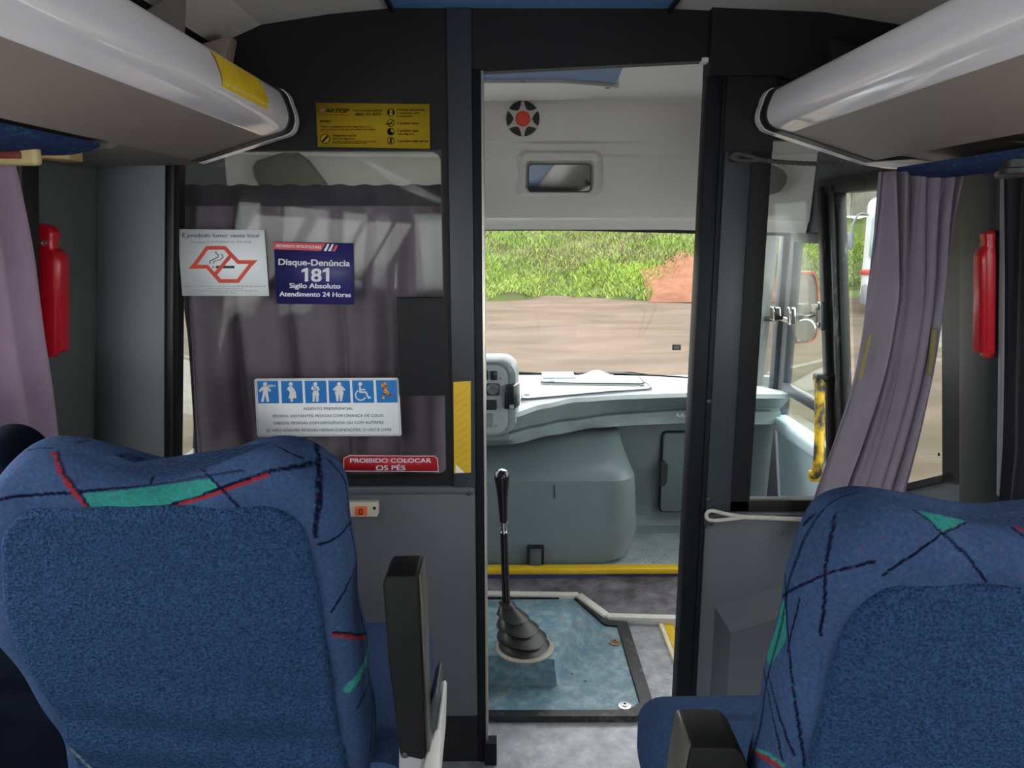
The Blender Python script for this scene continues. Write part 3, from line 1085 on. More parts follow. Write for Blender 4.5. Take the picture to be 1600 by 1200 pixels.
# stack of plan outlines from bottom to top
levels = [(0.122, 3.262, 0.0, 0.10), (0.145, 3.256, 0.012, 0.10), (0.25, 3.250, 0.018, 0.11), (0.42, 3.252, 0.012, 0.12), (0.515, 3.258, 0.004, 0.12), (0.535, 3.272, -0.004, 0.12),
          (0.56, 3.32, -0.014, 0.12), (0.60, 3.39, -0.028, 0.12), (0.64, 3.46, -0.036, 0.10), (0.665, 3.53, -0.038, 0.07), (0.672, 3.57, -0.040, 0.04)]
for z, y0, dx, rr in levels:
    y1 = 3.63
    x1_ = CX1 + dx
    inset = 0.07 if z < 0.14 else 0.03 if z < 0.2 else 0.0
    x1_ -= inset
    pts = [(CX0, y0)]
    rr = min(rr, (y1 - y0) * 0.8)
    for i in range(13):
        a_ = R(-90 + 90 * i / 12)
        pts.append((x1_ - rr + rr * math.cos(a_), y0 + rr + rr * math.sin(a_)))
    pts += [(x1_, y1), (CX0, y1)]
    rings.append([(x, y, z) for x, y in pts])
b.loft(rings)
obj('shell', b, COWL, cow, smooth=28)
# latch recess
a, c = PY(823, 892, 3.25), PY(850, 851, 3.25)
q = MB()
_o = rrect(c.x - a.x, c.z - a.z, 0.008, 4, (a.x + c.x) / 2, (a.z + c.z) / 2)
q.prism(_o, 'y', 3.236, 3.262)
rc = obj('latch_recess', q, INK, cow)
q = MB()
q.prism(rrect((c.x - a.x) * 0.66, (c.z - a.z) * 0.84, 0.006, 4, (a.x + c.x) / 2, (a.z + c.z) / 2 - 0.004), 'y', 3.226, 3.246, bev=0.004)
q.box(((a.x + c.x) / 2 - 0.024, 3.222, c.z - 0.022), ((a.x + c.x) / 2 + 0.024, 3.236, c.z - 0.014), bev=0.003)
obj('latch_tab', q, mat('latch_grey', (76, 84, 88), 0.4), rc)
q = MB()
p0, p1 = PY(866, 758, 3.252), PY(867, 778, 3.252)
q.tube([(p0.x, 3.2535, p0.z), (p1.x, 3.251, p1.z)], 0.0022, 6)
obj('crack', q, INK, cow)
q = MB()
p0 = PY(992, 770, 3.45)
q.box((CX1 + 0.004, 3.40, p0.z - 0.03), (CX1 + 0.022, 3.412, p0.z + 0.03), bev=0.003)
obj('hinge', q, INK, cow)

# ------------------------------------------------------------------ gear tunnel plate, gear lever
PLATE = mat('plate_blue_grey', (92, 121, 136), 0.45, spec=0.5, metal=0.1, rgb2=(138, 160, 168), vscale=26, sharp=(0.42, 0.72), bump=0.2, bscale=60, bdist=0.001,
            speck=[((150, 128, 96), 0.5)], speck_scale=30)
ZP = 0.016
pl = [PZ(px, py, ZP).to_2d() for px, py in ((757, 1112), (982, 1112), (1000, 1100), (965, 980), (945, 978), (897, 936), (757, 936))]
pl[0] = Vector((-0.42, pl[0].y))
pl[-1] = Vector((-0.42, pl[-1].y))
ec = thing('engine_hatch', 'worn blue grey floor hatch with a raised hump round the gear lever', 'hatch', (0.1, 2.7, 0))
b = MB()
b.prism([tuple(p) for p in pl], 'z', 0.0, ZP, bev=0.003)
# hump
zt_ = 0.150
def hp_(px, py, z):
    p = PZ(px, py, z)
    return (p.x, p.y, p.z)
b0 = [hp_(785, 1071, ZP), hp_(870, 1072, ZP), hp_(943, 986, ZP), hp_(905, 950, ZP), (-0.30, PZ(905, 950, ZP).y, ZP), (-0.30, PZ(785, 1071, ZP).y, ZP)]
t0_ = [hp_(787, 1024, zt_), hp_(866, 1030, zt_), hp_(903, 949, 0.12), hp_(900, 948, 0.12), (-0.22, PZ(900, 948, 0.12).y, 0.12), (-0.22, PZ(787, 1024, zt_).y, zt_)]
b.loft([b0, t0_])
obj('plate', b, PLATE, ec, smooth=8)
# recess step at the front of the hump
q = MB()
r0 = [hp_(800, 1064, 0.03), hp_(860, 1064, 0.03), hp_(858, 1046, 0.09), hp_(803, 1044, 0.09)]
q.loft([[Vector(p) + Vector((0, -0.004, 0)) for p in r0], [Vector(p) + Vector((0, 0.02, -0.004)) for p in r0]])
obj('hump_step', q, mat('plate_dark', (84, 104, 118), 0.5, vary=0.1, vscale=20), ec)
# rubber edge
RUB = mat('rubber_edge', (26, 26, 28), 0.5, rgb2=(96, 96, 100), vscale=30, sharp=(0.55, 0.75))
q = MB()
def offs(p, d):
    c = Vector((0.10, 2.68))
    v = p - c
    return p + v.normalized() * d
outer = []
for i, p in enumerate(pl):
    dx = {0: (0, -0.035), 1: (0.02, -0.035), 2: (0.045, -0.02), 3: (0.045, 0.03), 4: (0.02, 0.035), 5: (0.015, 0.035), 6: (0, 0.035)}[i]
    outer.append((p.x + dx[0], p.y + dx[1]))
inner = [(p.x, p.y) for p in pl]
q.frame(outer, inner, 'z', 0.0, 0.024)
obj('rubber_edge', q, RUB, ec)
for px, py, m_ in ((961, 1005, mat('rusty', (150, 122, 104), 0.7, rgb2=(90, 70, 60), vscale=60)), (976, 1104, mat('zinc', (200, 202, 202), 0.3, metal=0.6))):
    p = PZ(px, py, ZP)
    q = MB()
    q.lathe([(0.024, 0), (0.022, 0.005), (0.010, 0.006), (0.010, 0.010), (0.0, 0.011)], p, (0, 0, 1), 20, m=0)
    q.lathe([(0.0045, 0.011), (0.0045, 0.0125), (0, 0.0125)], p, (0, 0, 1), 8, m=1)
    obj('fixing_disc', q, [m_, INK], ec)
for px, py in ((894, 1053), (914, 1064)):
    q = MB()
    q.dome(PZ(px, py, ZP), (0, 0, 1), 0.006, 0.003)
    obj('small_screw', q, mat('rusty', (150, 122, 104), 0.7), ec)
# black wedge at the left
q = MB()
w0 = [hp_(700, 990, ZP), hp_(757, 965, 0.09), hp_(788, 1060, ZP + 0.03), hp_(784, 1070, ZP), hp_(740, 1040, ZP)]
q.loft([[Vector(p) + Vector((0, 0, -0.01)) for p in w0], [Vector(p) + Vector((0, 0, 0.008)) for p in w0]])
obj('black_wedge', q, BLACK, ec, label='black wedge')

GY = 2.62
gl_ = thing('gear_lever', 'long black gear lever with a pleated rubber boot on the blue grey hatch', 'gear lever', (0.06, GY, 0.08))
bp = PZ(820, 1012, 0.151)
top = PY(784, 738, bp.y + 0.03)
mid = PY(791, 940, bp.y + 0.015)
q = MB()
axis = (mid - bp)
prof = []
n = 5
# pleated boot: discs getting smaller along a leaning axis
rings = []
NR = 110
for i in range(NR + 1):
    s = i / NR
    r = 0.024 + 0.068 * (1 - s ** 1.6) ** 0.9
    ph = (s * 4.3) % 1.0
    saw = 1.04 - 0.30 * ph ** 1.5 if s < 0.95 else 0.85
    r *= saw
    c = bp + Vector((axis.x * s ** 1.25, axis.y * s, axis.z * s))
    tilt = R(10) * (1 - s)
    rings.append([c + Vector((math.cos(2 * math.pi * k / 40) * r, math.sin(2 * math.pi * k / 40) * r, math.cos(2 * math.pi * k / 40) * r * -0.22 * s + 0.004 * math.sin(3 * 2 * math.pi * k / 40 + 4 * s))) for k in range(40)])
q.loft(rings)
obj('boot', q, mat('boot_rubber', (32, 31, 32), 0.42, spec=0.45, vary=0.15, vscale=10), gl_, smooth=40)
q = MB()
q.lathe([(0.103, 0.0), (0.103, 0.004), (0.097, 0.010), (0.08, 0.010)], bp, (0, 0, 1), 36)
obj('collar', q, mat('collar_beige', (150, 144, 132), 0.6, vary=0.15, vscale=20), gl_)
q = MB()
p1 = mid + (top - mid) * 0.55
q.tube([mid - (top - mid) * 0.06, mid, p1], [0.017, 0.0145, 0.0125], 14)
obj('shaft', q, mat('shaft_black', (20, 20, 22), 0.25), gl_)
q = MB()
d_ = (top - p1)
q.tube([p1 - d_ * 0.06, p1 + d_ * 0.12, p1 + d_ * 0.12 + d_ * 0.06], [0.012, 0.010, 0.011], 12)
q.lathe([(0.015, 0), (0.015, 0.004)], p1 - d_ * 0.02, d_, 16)
q.lathe([(0.015, 0), (0.015, 0.004)], p1 + d_ * 0.14, d_, 16)
obj('ring', q, CHROME, gl_)
q = MB()
d1 = d_.normalized()
L = d_.length
pk = p1 + d_ * 0.16
q.lathe([(0.013, 0), (0.0145, L * 0.1), (0.017, L * 0.35), (0.021, L * 0.55), (0.025, L * 0.68), (0.0265, L * 0.76), (0.024, L * 0.83), (0.017, L * 0.87), (0.007, L * 0.885)], pk, d1, 24)
knob = obj('knob', q, mat('knob_black', (22, 22, 24), 0.2), gl_)
q = MB()
q.lathe([(0.012, 0), (0.011, 0.004), (0.002, 0.006)], pk + d1 * (L * 0.875), d1, 16)
obj('cap', q, CHROME, knob)

# ------------------------------------------------------------------ things on the cab front wall
# round emblem: five dark petals around an orange red disc
ex = PY(817, 185, 3.24)
EY = 3.222
rr_ = PY(843, 185, EY).x - PY(817, 185, EY).x
ex = PY(817, 185, EY)
b = MB()
b.lathe([(rr_ * 1.04, 0), (rr_ * 1.04, 0.008)], (ex.x, EY + 0.018, ex.z), (0, -1, 0), 40, m=0)
for kq in range(6):
    a0 = R(60 * kq)
    pts = []
    for i in range(11):
        th = a0 + R(-25 + 50 * i / 10)
        pts.append((ex.x + rr_ * math.cos(th), ex.z + rr_ * 1.02 * math.sin(th)))
    for i in range(9):
        th = a0 + R(21 - 42 * i / 8)
        ri = rr_ * (0.56 + 0.22 * (abs(i - 4) / 4) ** 2)
        pts.append((ex.x + ri * math.cos(th), ex.z + ri * math.sin(th)))
    b.prism(pts, 'y', EY + 0.003, EY + 0.012, m=1)
b.lathe([(rr_ * 0.45, 0), (rr_ * 0.45, 0.004), (rr_ * 0.38, 0.006), (0, 0.006)], (ex.x, EY + 0.010, ex.z), (0, -1, 0), 32, m=2)
tag(obj('round_grille', b, [WHITEP, mat('petal_dark', (18, 20, 26), 0.5), mat('orange_red', (226, 66, 38), 0.45)]),
    'round emblem of black petals round an orange red disc on the white cab wall', 'emblem')

# interior mirror in a moulded hood
MY = 3.29
mm = thing('rear_view_mirror', 'small rectangular mirror set in a moulded white recess above the windscreen', 'mirror', (0.22, MY, rz0))
a, c = PY(825, 300, MY - 0.02), PY(924, 256, MY - 0.02)
cx, cz, ww, hh = (a.x + c.x) / 2, (a.z + c.z) / 2, c.x - a.x, c.z - a.z
q = MB()
_in = rrect(ww + 0.008, hh + 0.006, 0.018, 6, cx, cz)
_mid = rrect(ww + 0.05, hh + 0.045, 0.025, 6, cx, cz + 0.016)
_out = rrect(ww + 0.12, hh + 0.085, 0.035, 6, cx, cz + 0.028)
q.loft([[(x, MY + 0.015, z) for x, z in _out], [(x, MY - 0.055 + (0.05 if z < cz else 0), z) for x, z in _mid], [(x, MY - 0.05 + (0.046 if z < cz else 0), z) for x, z in rrect(ww + 0.02, hh + 0.018, 0.02, 6, cx, cz + 0.004)], [(x, MY - 0.012, z) for x, z in _in]], cap=False)
obj('hood', q, WHITEP, mm, smooth=50)
q = MB()
q.prism(rrect(ww, hh, 0.016, 6, cx, cz), 'y', MY - 0.018, MY - 0.006)
obj('mirror_rim', q, GLOSSBLACK, mm)
q = MB()
q.prism(rrect(ww - 0.008, hh - 0.008, 0.013, 6, cx, cz), 'y', MY - 0.020, MY - 0.017)
obj('mirror_glass', q, mat('mirror', (150, 152, 152), 0.03, metal=1.0), mm)

# grey access covers on the cab wall
def cover(pxpts, y, label):
    pts = [PY(px, py, y) for px, py in pxpts]
    cc = sum(pts, Vector()) / len(pts)
    q = MB()
    q.prism([(p.x, p.z) for p in pts], 'y', y - 0.012, y + 0.03, bev=0.004, m=0)
    big = [cc + (p - cc) * 1.03 for p in pts]
    q.prism([(p.x, p.z) for p in big], 'y', y - 0.006, y + 0.03, m=1)
    return q, pts
yc = 3.07
q, pts = cover([(397, 262), (404, 252), (440, 240), (463, 238), (480, 250), (512, 292), (520, 304), (420, 304), (408, 292), (400, 276)], yc, '')
q.dome(PY(462, 244, yc - 0.012), (0, -1, 0), 0.008, 0.004, m=1)
tag(obj('access_cover', q, [mat('cover_grey', (128, 126, 120), 0.5), INKG]), 'grey rounded access cover seen through the left partition pane above the curtain', 'cover', 'access covers on the cab wall')
q, pts = cover([(1150, 252), (1180, 254), (1205, 258), (1222, 266), (1228, 276), (1226, 288), (1216, 300), (1196, 306), (1150, 310)], yc, '')
q.dome(PY(1218, 286, yc - 0.012), (0, -1, 0), 0.008, 0.004, m=1)
tag(obj('access_cover', q, [mat('cover_grey', (128, 126, 120), 0.5), INKG]), 'grey rounded access cover seen through the right partition pane beside the door post', 'cover', 'access covers on the cab wall')

# roof hatch: blue panel in a white surround
rh = thing('roof_hatch', 'blue roof hatch panel in a white rounded surround over the cab', 'hatch', (0.1, 2.7, 2.11))
q = MB()
hz = 2.118
pA, pB, pC = PZ(962, 131, hz), PZ(974, 104, hz), PZ(757, 124, hz)
q.prism([(-0.45, 2.3), (pB.x + 0.02, 2.3), (pB.x, pB.y), (pA.x, pA.y), (0.2, pC.y + 0.01), (-0.45, pC.y + 0.02)], 'z', hz, 2.13)
obj('panel', q, BLUEP, rh)
q = MB()
pD = PZ(905, 155, hz)
outl = [(-0.5, pC.y), (0.2, pC.y - 0.005), (pA.x - 0.01, pA.y - 0.012), (pA.x + 0.015, pA.y + 0.02), (pA.x, pA.y + 0.11), (pA.x - 0.06, pA.y + 0.2), (pA.x - 0.16, pA.y + 0.26), (0.0, pA.y + 0.28), (-0.5, pA.y + 0.28)]
q.prism(outl, 'z', hz - 0.014, 2.13, bev=0.005)
q.dome(PZ(818, 128, hz - 0.014), (0, 0, -1), 0.010, 0.004, m=1)
q.dome(PZ(949, 137, hz - 0.014), (0, 0, -1), 0.010, 0.004, m=1)
obj('surround', q, [mat('hatch_white', (206, 200, 194), 0.4), INKG], rh)

# sticker on the windscreen
p = PY(1057, 543, 3.84)
for it in range(3):
    v = (p.z - 0.84) / 0.80
    p = PY(1057, 543, 4.02 - 0.42 * v + 1.9 * ywrap(p.x) - 0.008)
a, c = PY(1050, 547, p.y), PY(1064, 538, p.y)
q = MB()
q.box((a.x, p.y - 0.004, a.z), (c.x, p.y, c.z), bev=0.001, m=0)
q.box((a.x + 0.008, p.y - 0.006, a.z + 0.006), (c.x - 0.008, p.y - 0.003, c.z - 0.006), m=1)
tag(obj('windscreen_tag', q, [INK, mat('tag_grey', (72, 74, 76), 0.5)]), 'small black toll tag stuck on the windscreen near its right edge', 'tag')

# wiper beyond the windscreen
wp = thing('windscreen_wiper', 'black windscreen wiper lying along the foot of the glass', 'wiper', (0.5, 4.1, 0.86))
q = MB()
q.tube([PY(795, 581, 4.09), PY(850, 584, 4.09), PY(900, 583, 4.09), PY(985, 582, 4.09), PY(1010, 585.5, 4.09)], 0.006, 8)
obj('arm', q, INK, wp)
q = MB()
q.tube([PY(900, 585, 4.075), PY(975, 584.5, 4.075), PY(1010, 588, 4.075), PY(1062, 590.5, 4.075)], 0.0085, 8)
obj('blade', q, GLOSSBLACK, wp)

# ------------------------------------------------------------------ grab handle on the door post, mirror outside
gh = thing('grab_handle', 'upright yellow grab handle with worn paint by the entry door', 'handle', PX(1276, 748, 1.22))
hpth = [PX(px, py, 1.22) for px, py in ((1271, 744), (1277, 735), (1280, 700), (1281, 650), (1281, 610), (1279, 592))]
q = MB()
q.tube(catmull(hpth, 5), 0.020, 12)
obj('bar', q, mat('worn_yellow', (232, 186, 30), 0.45, rgb2=(58, 55, 48), vscale=16, sharp=(0.40, 0.52), stretch=(1, 1, 0.5)), gh)
q = MB()
q.box((1.205, hpth[0].y - 0.02, hpth[0].z - 0.02), (XR + 0.12, hpth[0].y + 0.025, hpth[0].z + 0.02), bev=0.008)
obj('foot', q, YEL, gh)
q = MB()
q.box((1.205, hpth[-1].y - 0.02, hpth[-1].z - 0.012), (XR + 0.06, hpth[-1].y + 0.025, hpth[-1].z + 0.02), bev=0.006)
obj('foot', q, GLOSSBLACK, gh)

om = thing('exterior_mirror', 'outside mirror with an orange red rim seen through the entry door glass', 'mirror', (1.45, 3.75, 0.9))
MYO = 3.75
def mp_(px, py, y=MYO):
    p = PY(px, py, y)
    return (p.x, p.z)
oc = [mp_(px, py) for px, py in ((1222, 440), (1232, 428), (1262, 424), (1276, 430), (1280, 470), (1278, 520), (1270, 534), (1240, 537), (1228, 530), (1222, 500))]
oc = [(p.x, p.y) for p in catmull([(x, z, 0) for x, z in oc], 4, closed=True)]
cc = (sum(p[0] for p in oc) / len(oc), sum(p[1] for p in oc) / len(oc))
sc_ = lambda k_: [(cc[0] + (x - cc[0]) * k_, cc[1] + (z - cc[1]) * k_) for x, z in oc]
q = MB()
q.frame(oc, sc_(0.94), 'y', MYO, MYO + 0.05)
obj('rim', q, mat('orange_rim', (170, 62, 48), 0.5), om)
q = MB()
q.loft([[(x, MYO + 0.012, z) for x, z in sc_(0.95)], [(x, MYO + 0.10, z) for x, z in sc_(0.8)], [(x, MYO + 0.12, z) for x, z in sc_(0.5)]])
for f in q.bm.faces:
    f.material_index = 0
obj('housing', q, mat('mirror_back', (109, 100, 97), 0.4), om)
q = MB()
c2 = mp_(1254, 515)
q.lathe([(0.062, 0), (0.062, 0.02), (0.05, 0.03)], (c2[0], MYO + 0.005, c2[1]), (0, -1, 0), 28)
sm_ = obj('wide_angle_mirror', q, mat('mirror_small', (135, 136, 135), 0.08, metal=0.7), om)
q = MB()
q.tube([(XR + 0.06, MYO + 0.05, mp_(1240, 500)[1]), (mp_(1240, 500)[0], MYO - 0.01, mp_(1240, 500)[1]), (mp_(1272, 490)[0], MYO - 0.01, mp_(1272, 490)[1])], 0.012, 8)
q.box((mp_(1234, 500)[0] - 0.012, MYO - 0.03, mp_(1234, 505)[1]), (mp_(1234, 500)[0] + 0.012, MYO + 0.0, mp_(1234, 488)[1]), bev=0.004)
obj('arm', q, INK, om)

# ------------------------------------------------------------------ luggage racks
def rack(side):
    """shell profile measured at the partition, run back along the bus"""
    if side == 'left':
        top = [(-0.99, 1.955), (-0.66, 1.94), (-0.60, 1.952), (-0.575, 1.956), (-0.560, 1.950), (-0.548, 1.930), (-0.538, 1.898), (-0.540, 1.874), (-0.556, 1.855), (-0.600, 1.841)]
        und = [(-0.600, 1.841), (-0.784, 1.785)]
        back = [(-0.784, 1.785), (-0.80, 1.776), (XL, 1.772)]
        lab = 'white rounded luggage rack along the left side with a yellow tape on its end'
    else:
        top = [(1.09, 1.955), (0.78, 1.945), (0.715, 1.957), (0.690, 1.960), (0.672, 1.955), (0.660, 1.935), (0.651, 1.905), (0.654, 1.882), (0.670, 1.866), (0.713, 1.852)]
        und = [(0.713, 1.852), (0.930, 1.785)]
        back = [(0.930, 1.785), (0.945, 1.800), (XR, 1.800)]
        lab = 'white rounded luggage rack along the right side ending at the partition'
    sx = 1 if side == 'left' else -1
    Y0, Y1 = -3.9, 2.0
    r_ = thing('luggage_rack', lab, 'luggage rack', (top[0][0], 0, 1.79), 'luggage racks along the bus sides')
    sm = [(p.x, p.y) for p in catmull([(x, z, 0) for x, z in top[1:]], 5)]
    q = MB()
    outl = [top[0]] + sm
    ins = [(x - sx * 0.0, z) for x, z in outl]
    th = [(x - sx * 0.012, z - 0.012) for x, z in [top[0]] + sm[:8]] + [(x - sx * 0.014, z) for x, z in sm[8:]]
    q.loft([[(x, Y0, z) for x, z in outl] + [(x, Y0, z) for x, z in reversed(th)], [(x, Y1, z) for x, z in outl] + [(x, Y1, z) for x, z in reversed(th)]])
    # fine fold line along the top of the lip
    obj('front_lip', q, RACK, r_, smooth=40)
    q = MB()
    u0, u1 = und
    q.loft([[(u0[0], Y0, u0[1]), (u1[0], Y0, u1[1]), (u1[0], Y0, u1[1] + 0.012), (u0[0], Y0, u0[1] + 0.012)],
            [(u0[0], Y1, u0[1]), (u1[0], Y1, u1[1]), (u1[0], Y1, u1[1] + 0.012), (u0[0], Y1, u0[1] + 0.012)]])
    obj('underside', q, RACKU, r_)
    # floor of the rack toward the wall
    q = MB()
    we_ = back[2][0] + sx * 0.013
    q.prism([back[0], back[1], (we_, 1.772), (we_, 1.800), (back[0][0], 1.800)], 'y', 1.63, Y1 + 0.04)
    q.prism([(back[0][0], 1.792), (we_, 1.792), (we_, 1.804), (back[0][0], 1.804)], 'y', Y0, 1.63)
    obj('rack_floor', q, mat('rack_inner', (98, 94, 88), 0.5), r_)
    # end rim towards the partition: thin pale band following the profile, dark gap before it
    def off(pts, d):
        cx_ = (u1[0] + top[0][0]) / 2
        cz_ = 1.88
        return [(x + sx * d * (1 if abs(x - top[0][0]) > 0.02 else 0), z + (d if z > 1.93 else -d * 0.5 if z < 1.87 else 0)) for x, z in pts]
    allp = sm + [u1]
    q = MB()
    g0_ = off(allp, 0.004)
    q.loft([[(x, Y1, z) for x, z in g0_] + [(XL + 0.013 if side == 'left' else XR - 0.013, Y1, 1.80), (top[0][0], Y1, 1.955)],
            [(x, Y1 + 0.05, z) for x, z in g0_] + [(XL + 0.013 if side == 'left' else XR - 0.013, Y1 + 0.05, 1.80), (top[0][0], Y1 + 0.05, 1.955)]])
    obj('end_gap', q, INK, r_)
    q = MB()
    ext = [(u1[0] - sx * 0.075, 1.770), (u1[0] - sx * 0.16, 1.768)] if side == 'right' else []
    rim_o = off(sm, 0.006) + [(u1[0], u1[1] - 0.004)] + ext
    rim_i = [(x - sx * 0.012, z) for x, z in sm] + [(u1[0] - sx * 0.004, u1[1] + 0.006)] + [(x, z + 0.012) for x, z in ext]
    q.loft([[(x, Y1 + 0.045, z) for x, z in rim_o + rim_i[::-1]], [(x, Y1 + 0.078, z) for x, z in rim_o + rim_i[::-1]]])
    obj('end_rim', q, RACK, r_, smooth=40)
    q = MB()
    q.loft([[(x, Y1 + 0.03, z) for x, z in rim_i] + [(XL + 0.013 if side == 'left' else XR - 0.013, Y1 + 0.03, 1.80), (top[0][0], Y1 + 0.03, 1.955)],
            [(x, Y1 + 0.065, z) for x, z in rim_i] + [(XL + 0.013 if side == 'left' else XR - 0.013, Y1 + 0.065, 1.80), (top[0][0], Y1 + 0.065, 1.955)]])
    obj('end_cap', q, WHITEP, r_)
    # brackets from the rack up to the ceiling
    for yb in (-2.6, -1.3, 0.0, 1.15, 1.70)[:5 if side == 'left' else 3]:
        q = MB()
        xa_ = top[1][0]
        q.loft([[(xa_ - sx * 0.02, yb, 1.94), (xa_ - sx * 0.09, yb, 1.95), (xa_ - sx * 0.14, yb, 2.02), (xa_ - sx * 0.0, yb, 2.095)], [(xa_ - sx * 0.02, yb + 0.025, 1.94), (xa_ - sx * 0.09, yb + 0.025, 1.95), (xa_ - sx * 0.14, yb + 0.025, 2.02), (xa_ - sx * 0.0, yb + 0.025, 2.095)]])
        obj('bracket', q, mat('bracket_grey', (120, 112, 108), 0.5), r_)
    # front gusset up to the ceiling
    q = MB()
    xa_ = top[1][0]
    q.prism([(xa_ - sx * 0.03, 1.95), (xa_ - sx * 0.02, 2.00), (xa_ - sx * 0.0, 2.075), (xa_ - sx * 0.10, 2.048), (xa_ - sx * 0.12, 1.95)], 'y', Y1 - 0.02, Y1 + 0.04, bev=0.01)
    obj('gusset', q, RACKU if side == 'left' else BLACK, r_)
    return r_

rk_l = rack('left')
rk_r = rack('right')

# the dark luggage hollow above each rack is closed by the wall lining
b = MB()
for x0, x1 in ((XL, XL + 0.02), (XR - 0.02, XR)):
    b.box((x0, -3.9, 1.80), (x1, 2.06, 2.02))
structure(obj('trim_10', b, BLACK), 'black lining behind the luggage racks', 'lining')

# yellow reflective tape on the left rack lip
b = MB()
def lip_pt(px, py):
    """point of the lip surface on a sight line: march the profile"""
    r = ray(px, py)
    prof = [(p.x, p.y) for p in catmull([(x, z, 0) for x, z in [(-0.575, 1.956), (-0.560, 1.950), (-0.548, 1.930), (-0.538, 1.898), (-0.540, 1.874), (-0.556, 1.855), (-0.600, 1.841)]], 10)]
    best = None
    for (x0, z0), (x1, z1) in zip(prof[:-1], prof[1:]):
        # x = r.x*s ; z = H + r.z*s
        den = (r.x * (z1 - z0) - r.z * (x1 - x0))
        if abs(den) < 1e-9:
            continue
        s = (x0 * (z1 - z0) - (z0 - H) * (x1 - x0)) / den
        x = r.x * s
        tt = ((x - x0) / (x1 - x0)) if abs(x1 - x0) > abs(z1 - z0) else ((H + r.z * s - z0) / (z1 - z0))
        if -0.02 <= tt <= 1.02 and s > 0 and (best is None or s < best):
            best = s
    if best is None:
        return None
    return EYE + r * best
ta, tb = lip_pt(345, 121), lip_pt(416, 153)
ya, yb = (ta.y, tb.y) if ta and tb else (1.35, 1.75)
lipc = catmull([(x, z, 0) for x, z in [(-0.560, 1.950), (-0.548, 1.930), (-0.538, 1.898), (-0.540, 1.874)]], 8)
b.grid(lambda u, v: (lipc[int(round(v * 20)) + 2].x + 0.0025, ya + (yb - ya) * u, lipc[int(round(v * 20)) + 2].y + 0.001), 30, 20)
for f in b.bm.faces:
    c = f.calc_center_median()
    if c.z < 1.893 and c.z > 1.8875 and int((c.y - ya) / (yb - ya) * 30) % 2:
        f.material_index = 1
tag(obj('reflective_tape', b, [YELD, mat('tape_pale', (226, 216, 150), 0.4)]), 'yellow reflective tape wrapped on the lip of the left luggage rack', 'tape')

# fabric strip and fittings under the racks
FABU = mat('strip_fabric', (44, 62, 104), 0.85, spec=0.1, vary=0.2, vscale=40, speck=[((50, 140, 140), 0.4)], speck_scale=60)
b = MB()
def strl(u, v):
    x = -0.82 - 0.29 * u
    return (x, -0.6 + 2.22 * v, 1.786 - 0.022 * math.sin(math.pi * u) ** 0.7)
b.grid(strl, 12, 8, thick=0.008)
tag(obj('fabric_strip', b, FABU), 'dark blue fabric strip under the left luggage rack', 'fabric strip', 'fabric strips under the racks')
b = MB()
def strr(u, v):
    x = 0.975 + 0.24 * u
    return (x, -0.6 + 2.57 * v, 1.766 - 0.018 * math.sin(math.pi * min(1, u * 1.2)) ** 0.7)
b.grid(strr, 12, 8, thick=0.008)
tag(obj('fabric_strip', b, FABU), 'blue fabric strip under the right luggage rack above the mauve curtain', 'fabric strip', 'fabric strips under the racks')
# right: pale service panel with a black fitting
b = MB()
p = PZ(1500, 240, 1.758)
b.prism([(1.02, 0.9), (1.155, 0.9), (1.155, 1.83), (1.10, 1.78), (1.02, 1.62)], 'z', 1.728, 1.744, bev=0.006)
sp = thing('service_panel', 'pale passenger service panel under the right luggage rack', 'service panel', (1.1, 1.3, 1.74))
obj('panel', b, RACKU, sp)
b = MB()
p = PZ(1592, 236, 1.742)
b.lathe([(0.020, 0), (0.020, 0.012), (0.026, 0.014), (0.026, 0.022)], (p.x, p.y, 1.728), (0, 0, -1), 16)
obj('air_nozzle', b, INK, sp)
# left: cream lamp box with a red insert
lb = thing('reading_lamp', 'cream lamp box with a dark red insert under the left luggage rack', 'lamp', PX(30, 250, -0.98))
p0, p1 = PY(-40, 258, 1.50), PY(54, 231, 1.50)
b = MB()
b.box((p0.x, 1.50, p0.z), (p1.x, 1.525, p1.z + 0.006), bev=0.008, seg=3)
obj('box', b, mat('cream_plastic', (206, 188, 130), 0.5), lb)
b = MB()
p2, p3 = PY(-30, 248, 1.50), PY(33, 236, 1.50)
b.box((p2.x, 1.494, p2.z), (p3.x, 1.51, p3.z), bev=0.003)
obj('insert', b, mat('insert_red', (130, 58, 50), 0.5), lb)
b = MB()
p = PY(82, 243, 1.62)
b.prism([(p.x - 0.03, 1.60), (p.x - 0.005, 1.58), (p.x + 0.035, 1.62), (p.x + 0.03, 1.68), (p.x - 0.02, 1.70)], 'z', p.z - 0.008, 1.80, bev=0.004)
tag(obj('ceiling_fitting', b, mat('amber_plastic', (176, 150, 96), 0.5)), 'small amber plastic fitting under the left luggage rack beside the lamp box', 'fitting')

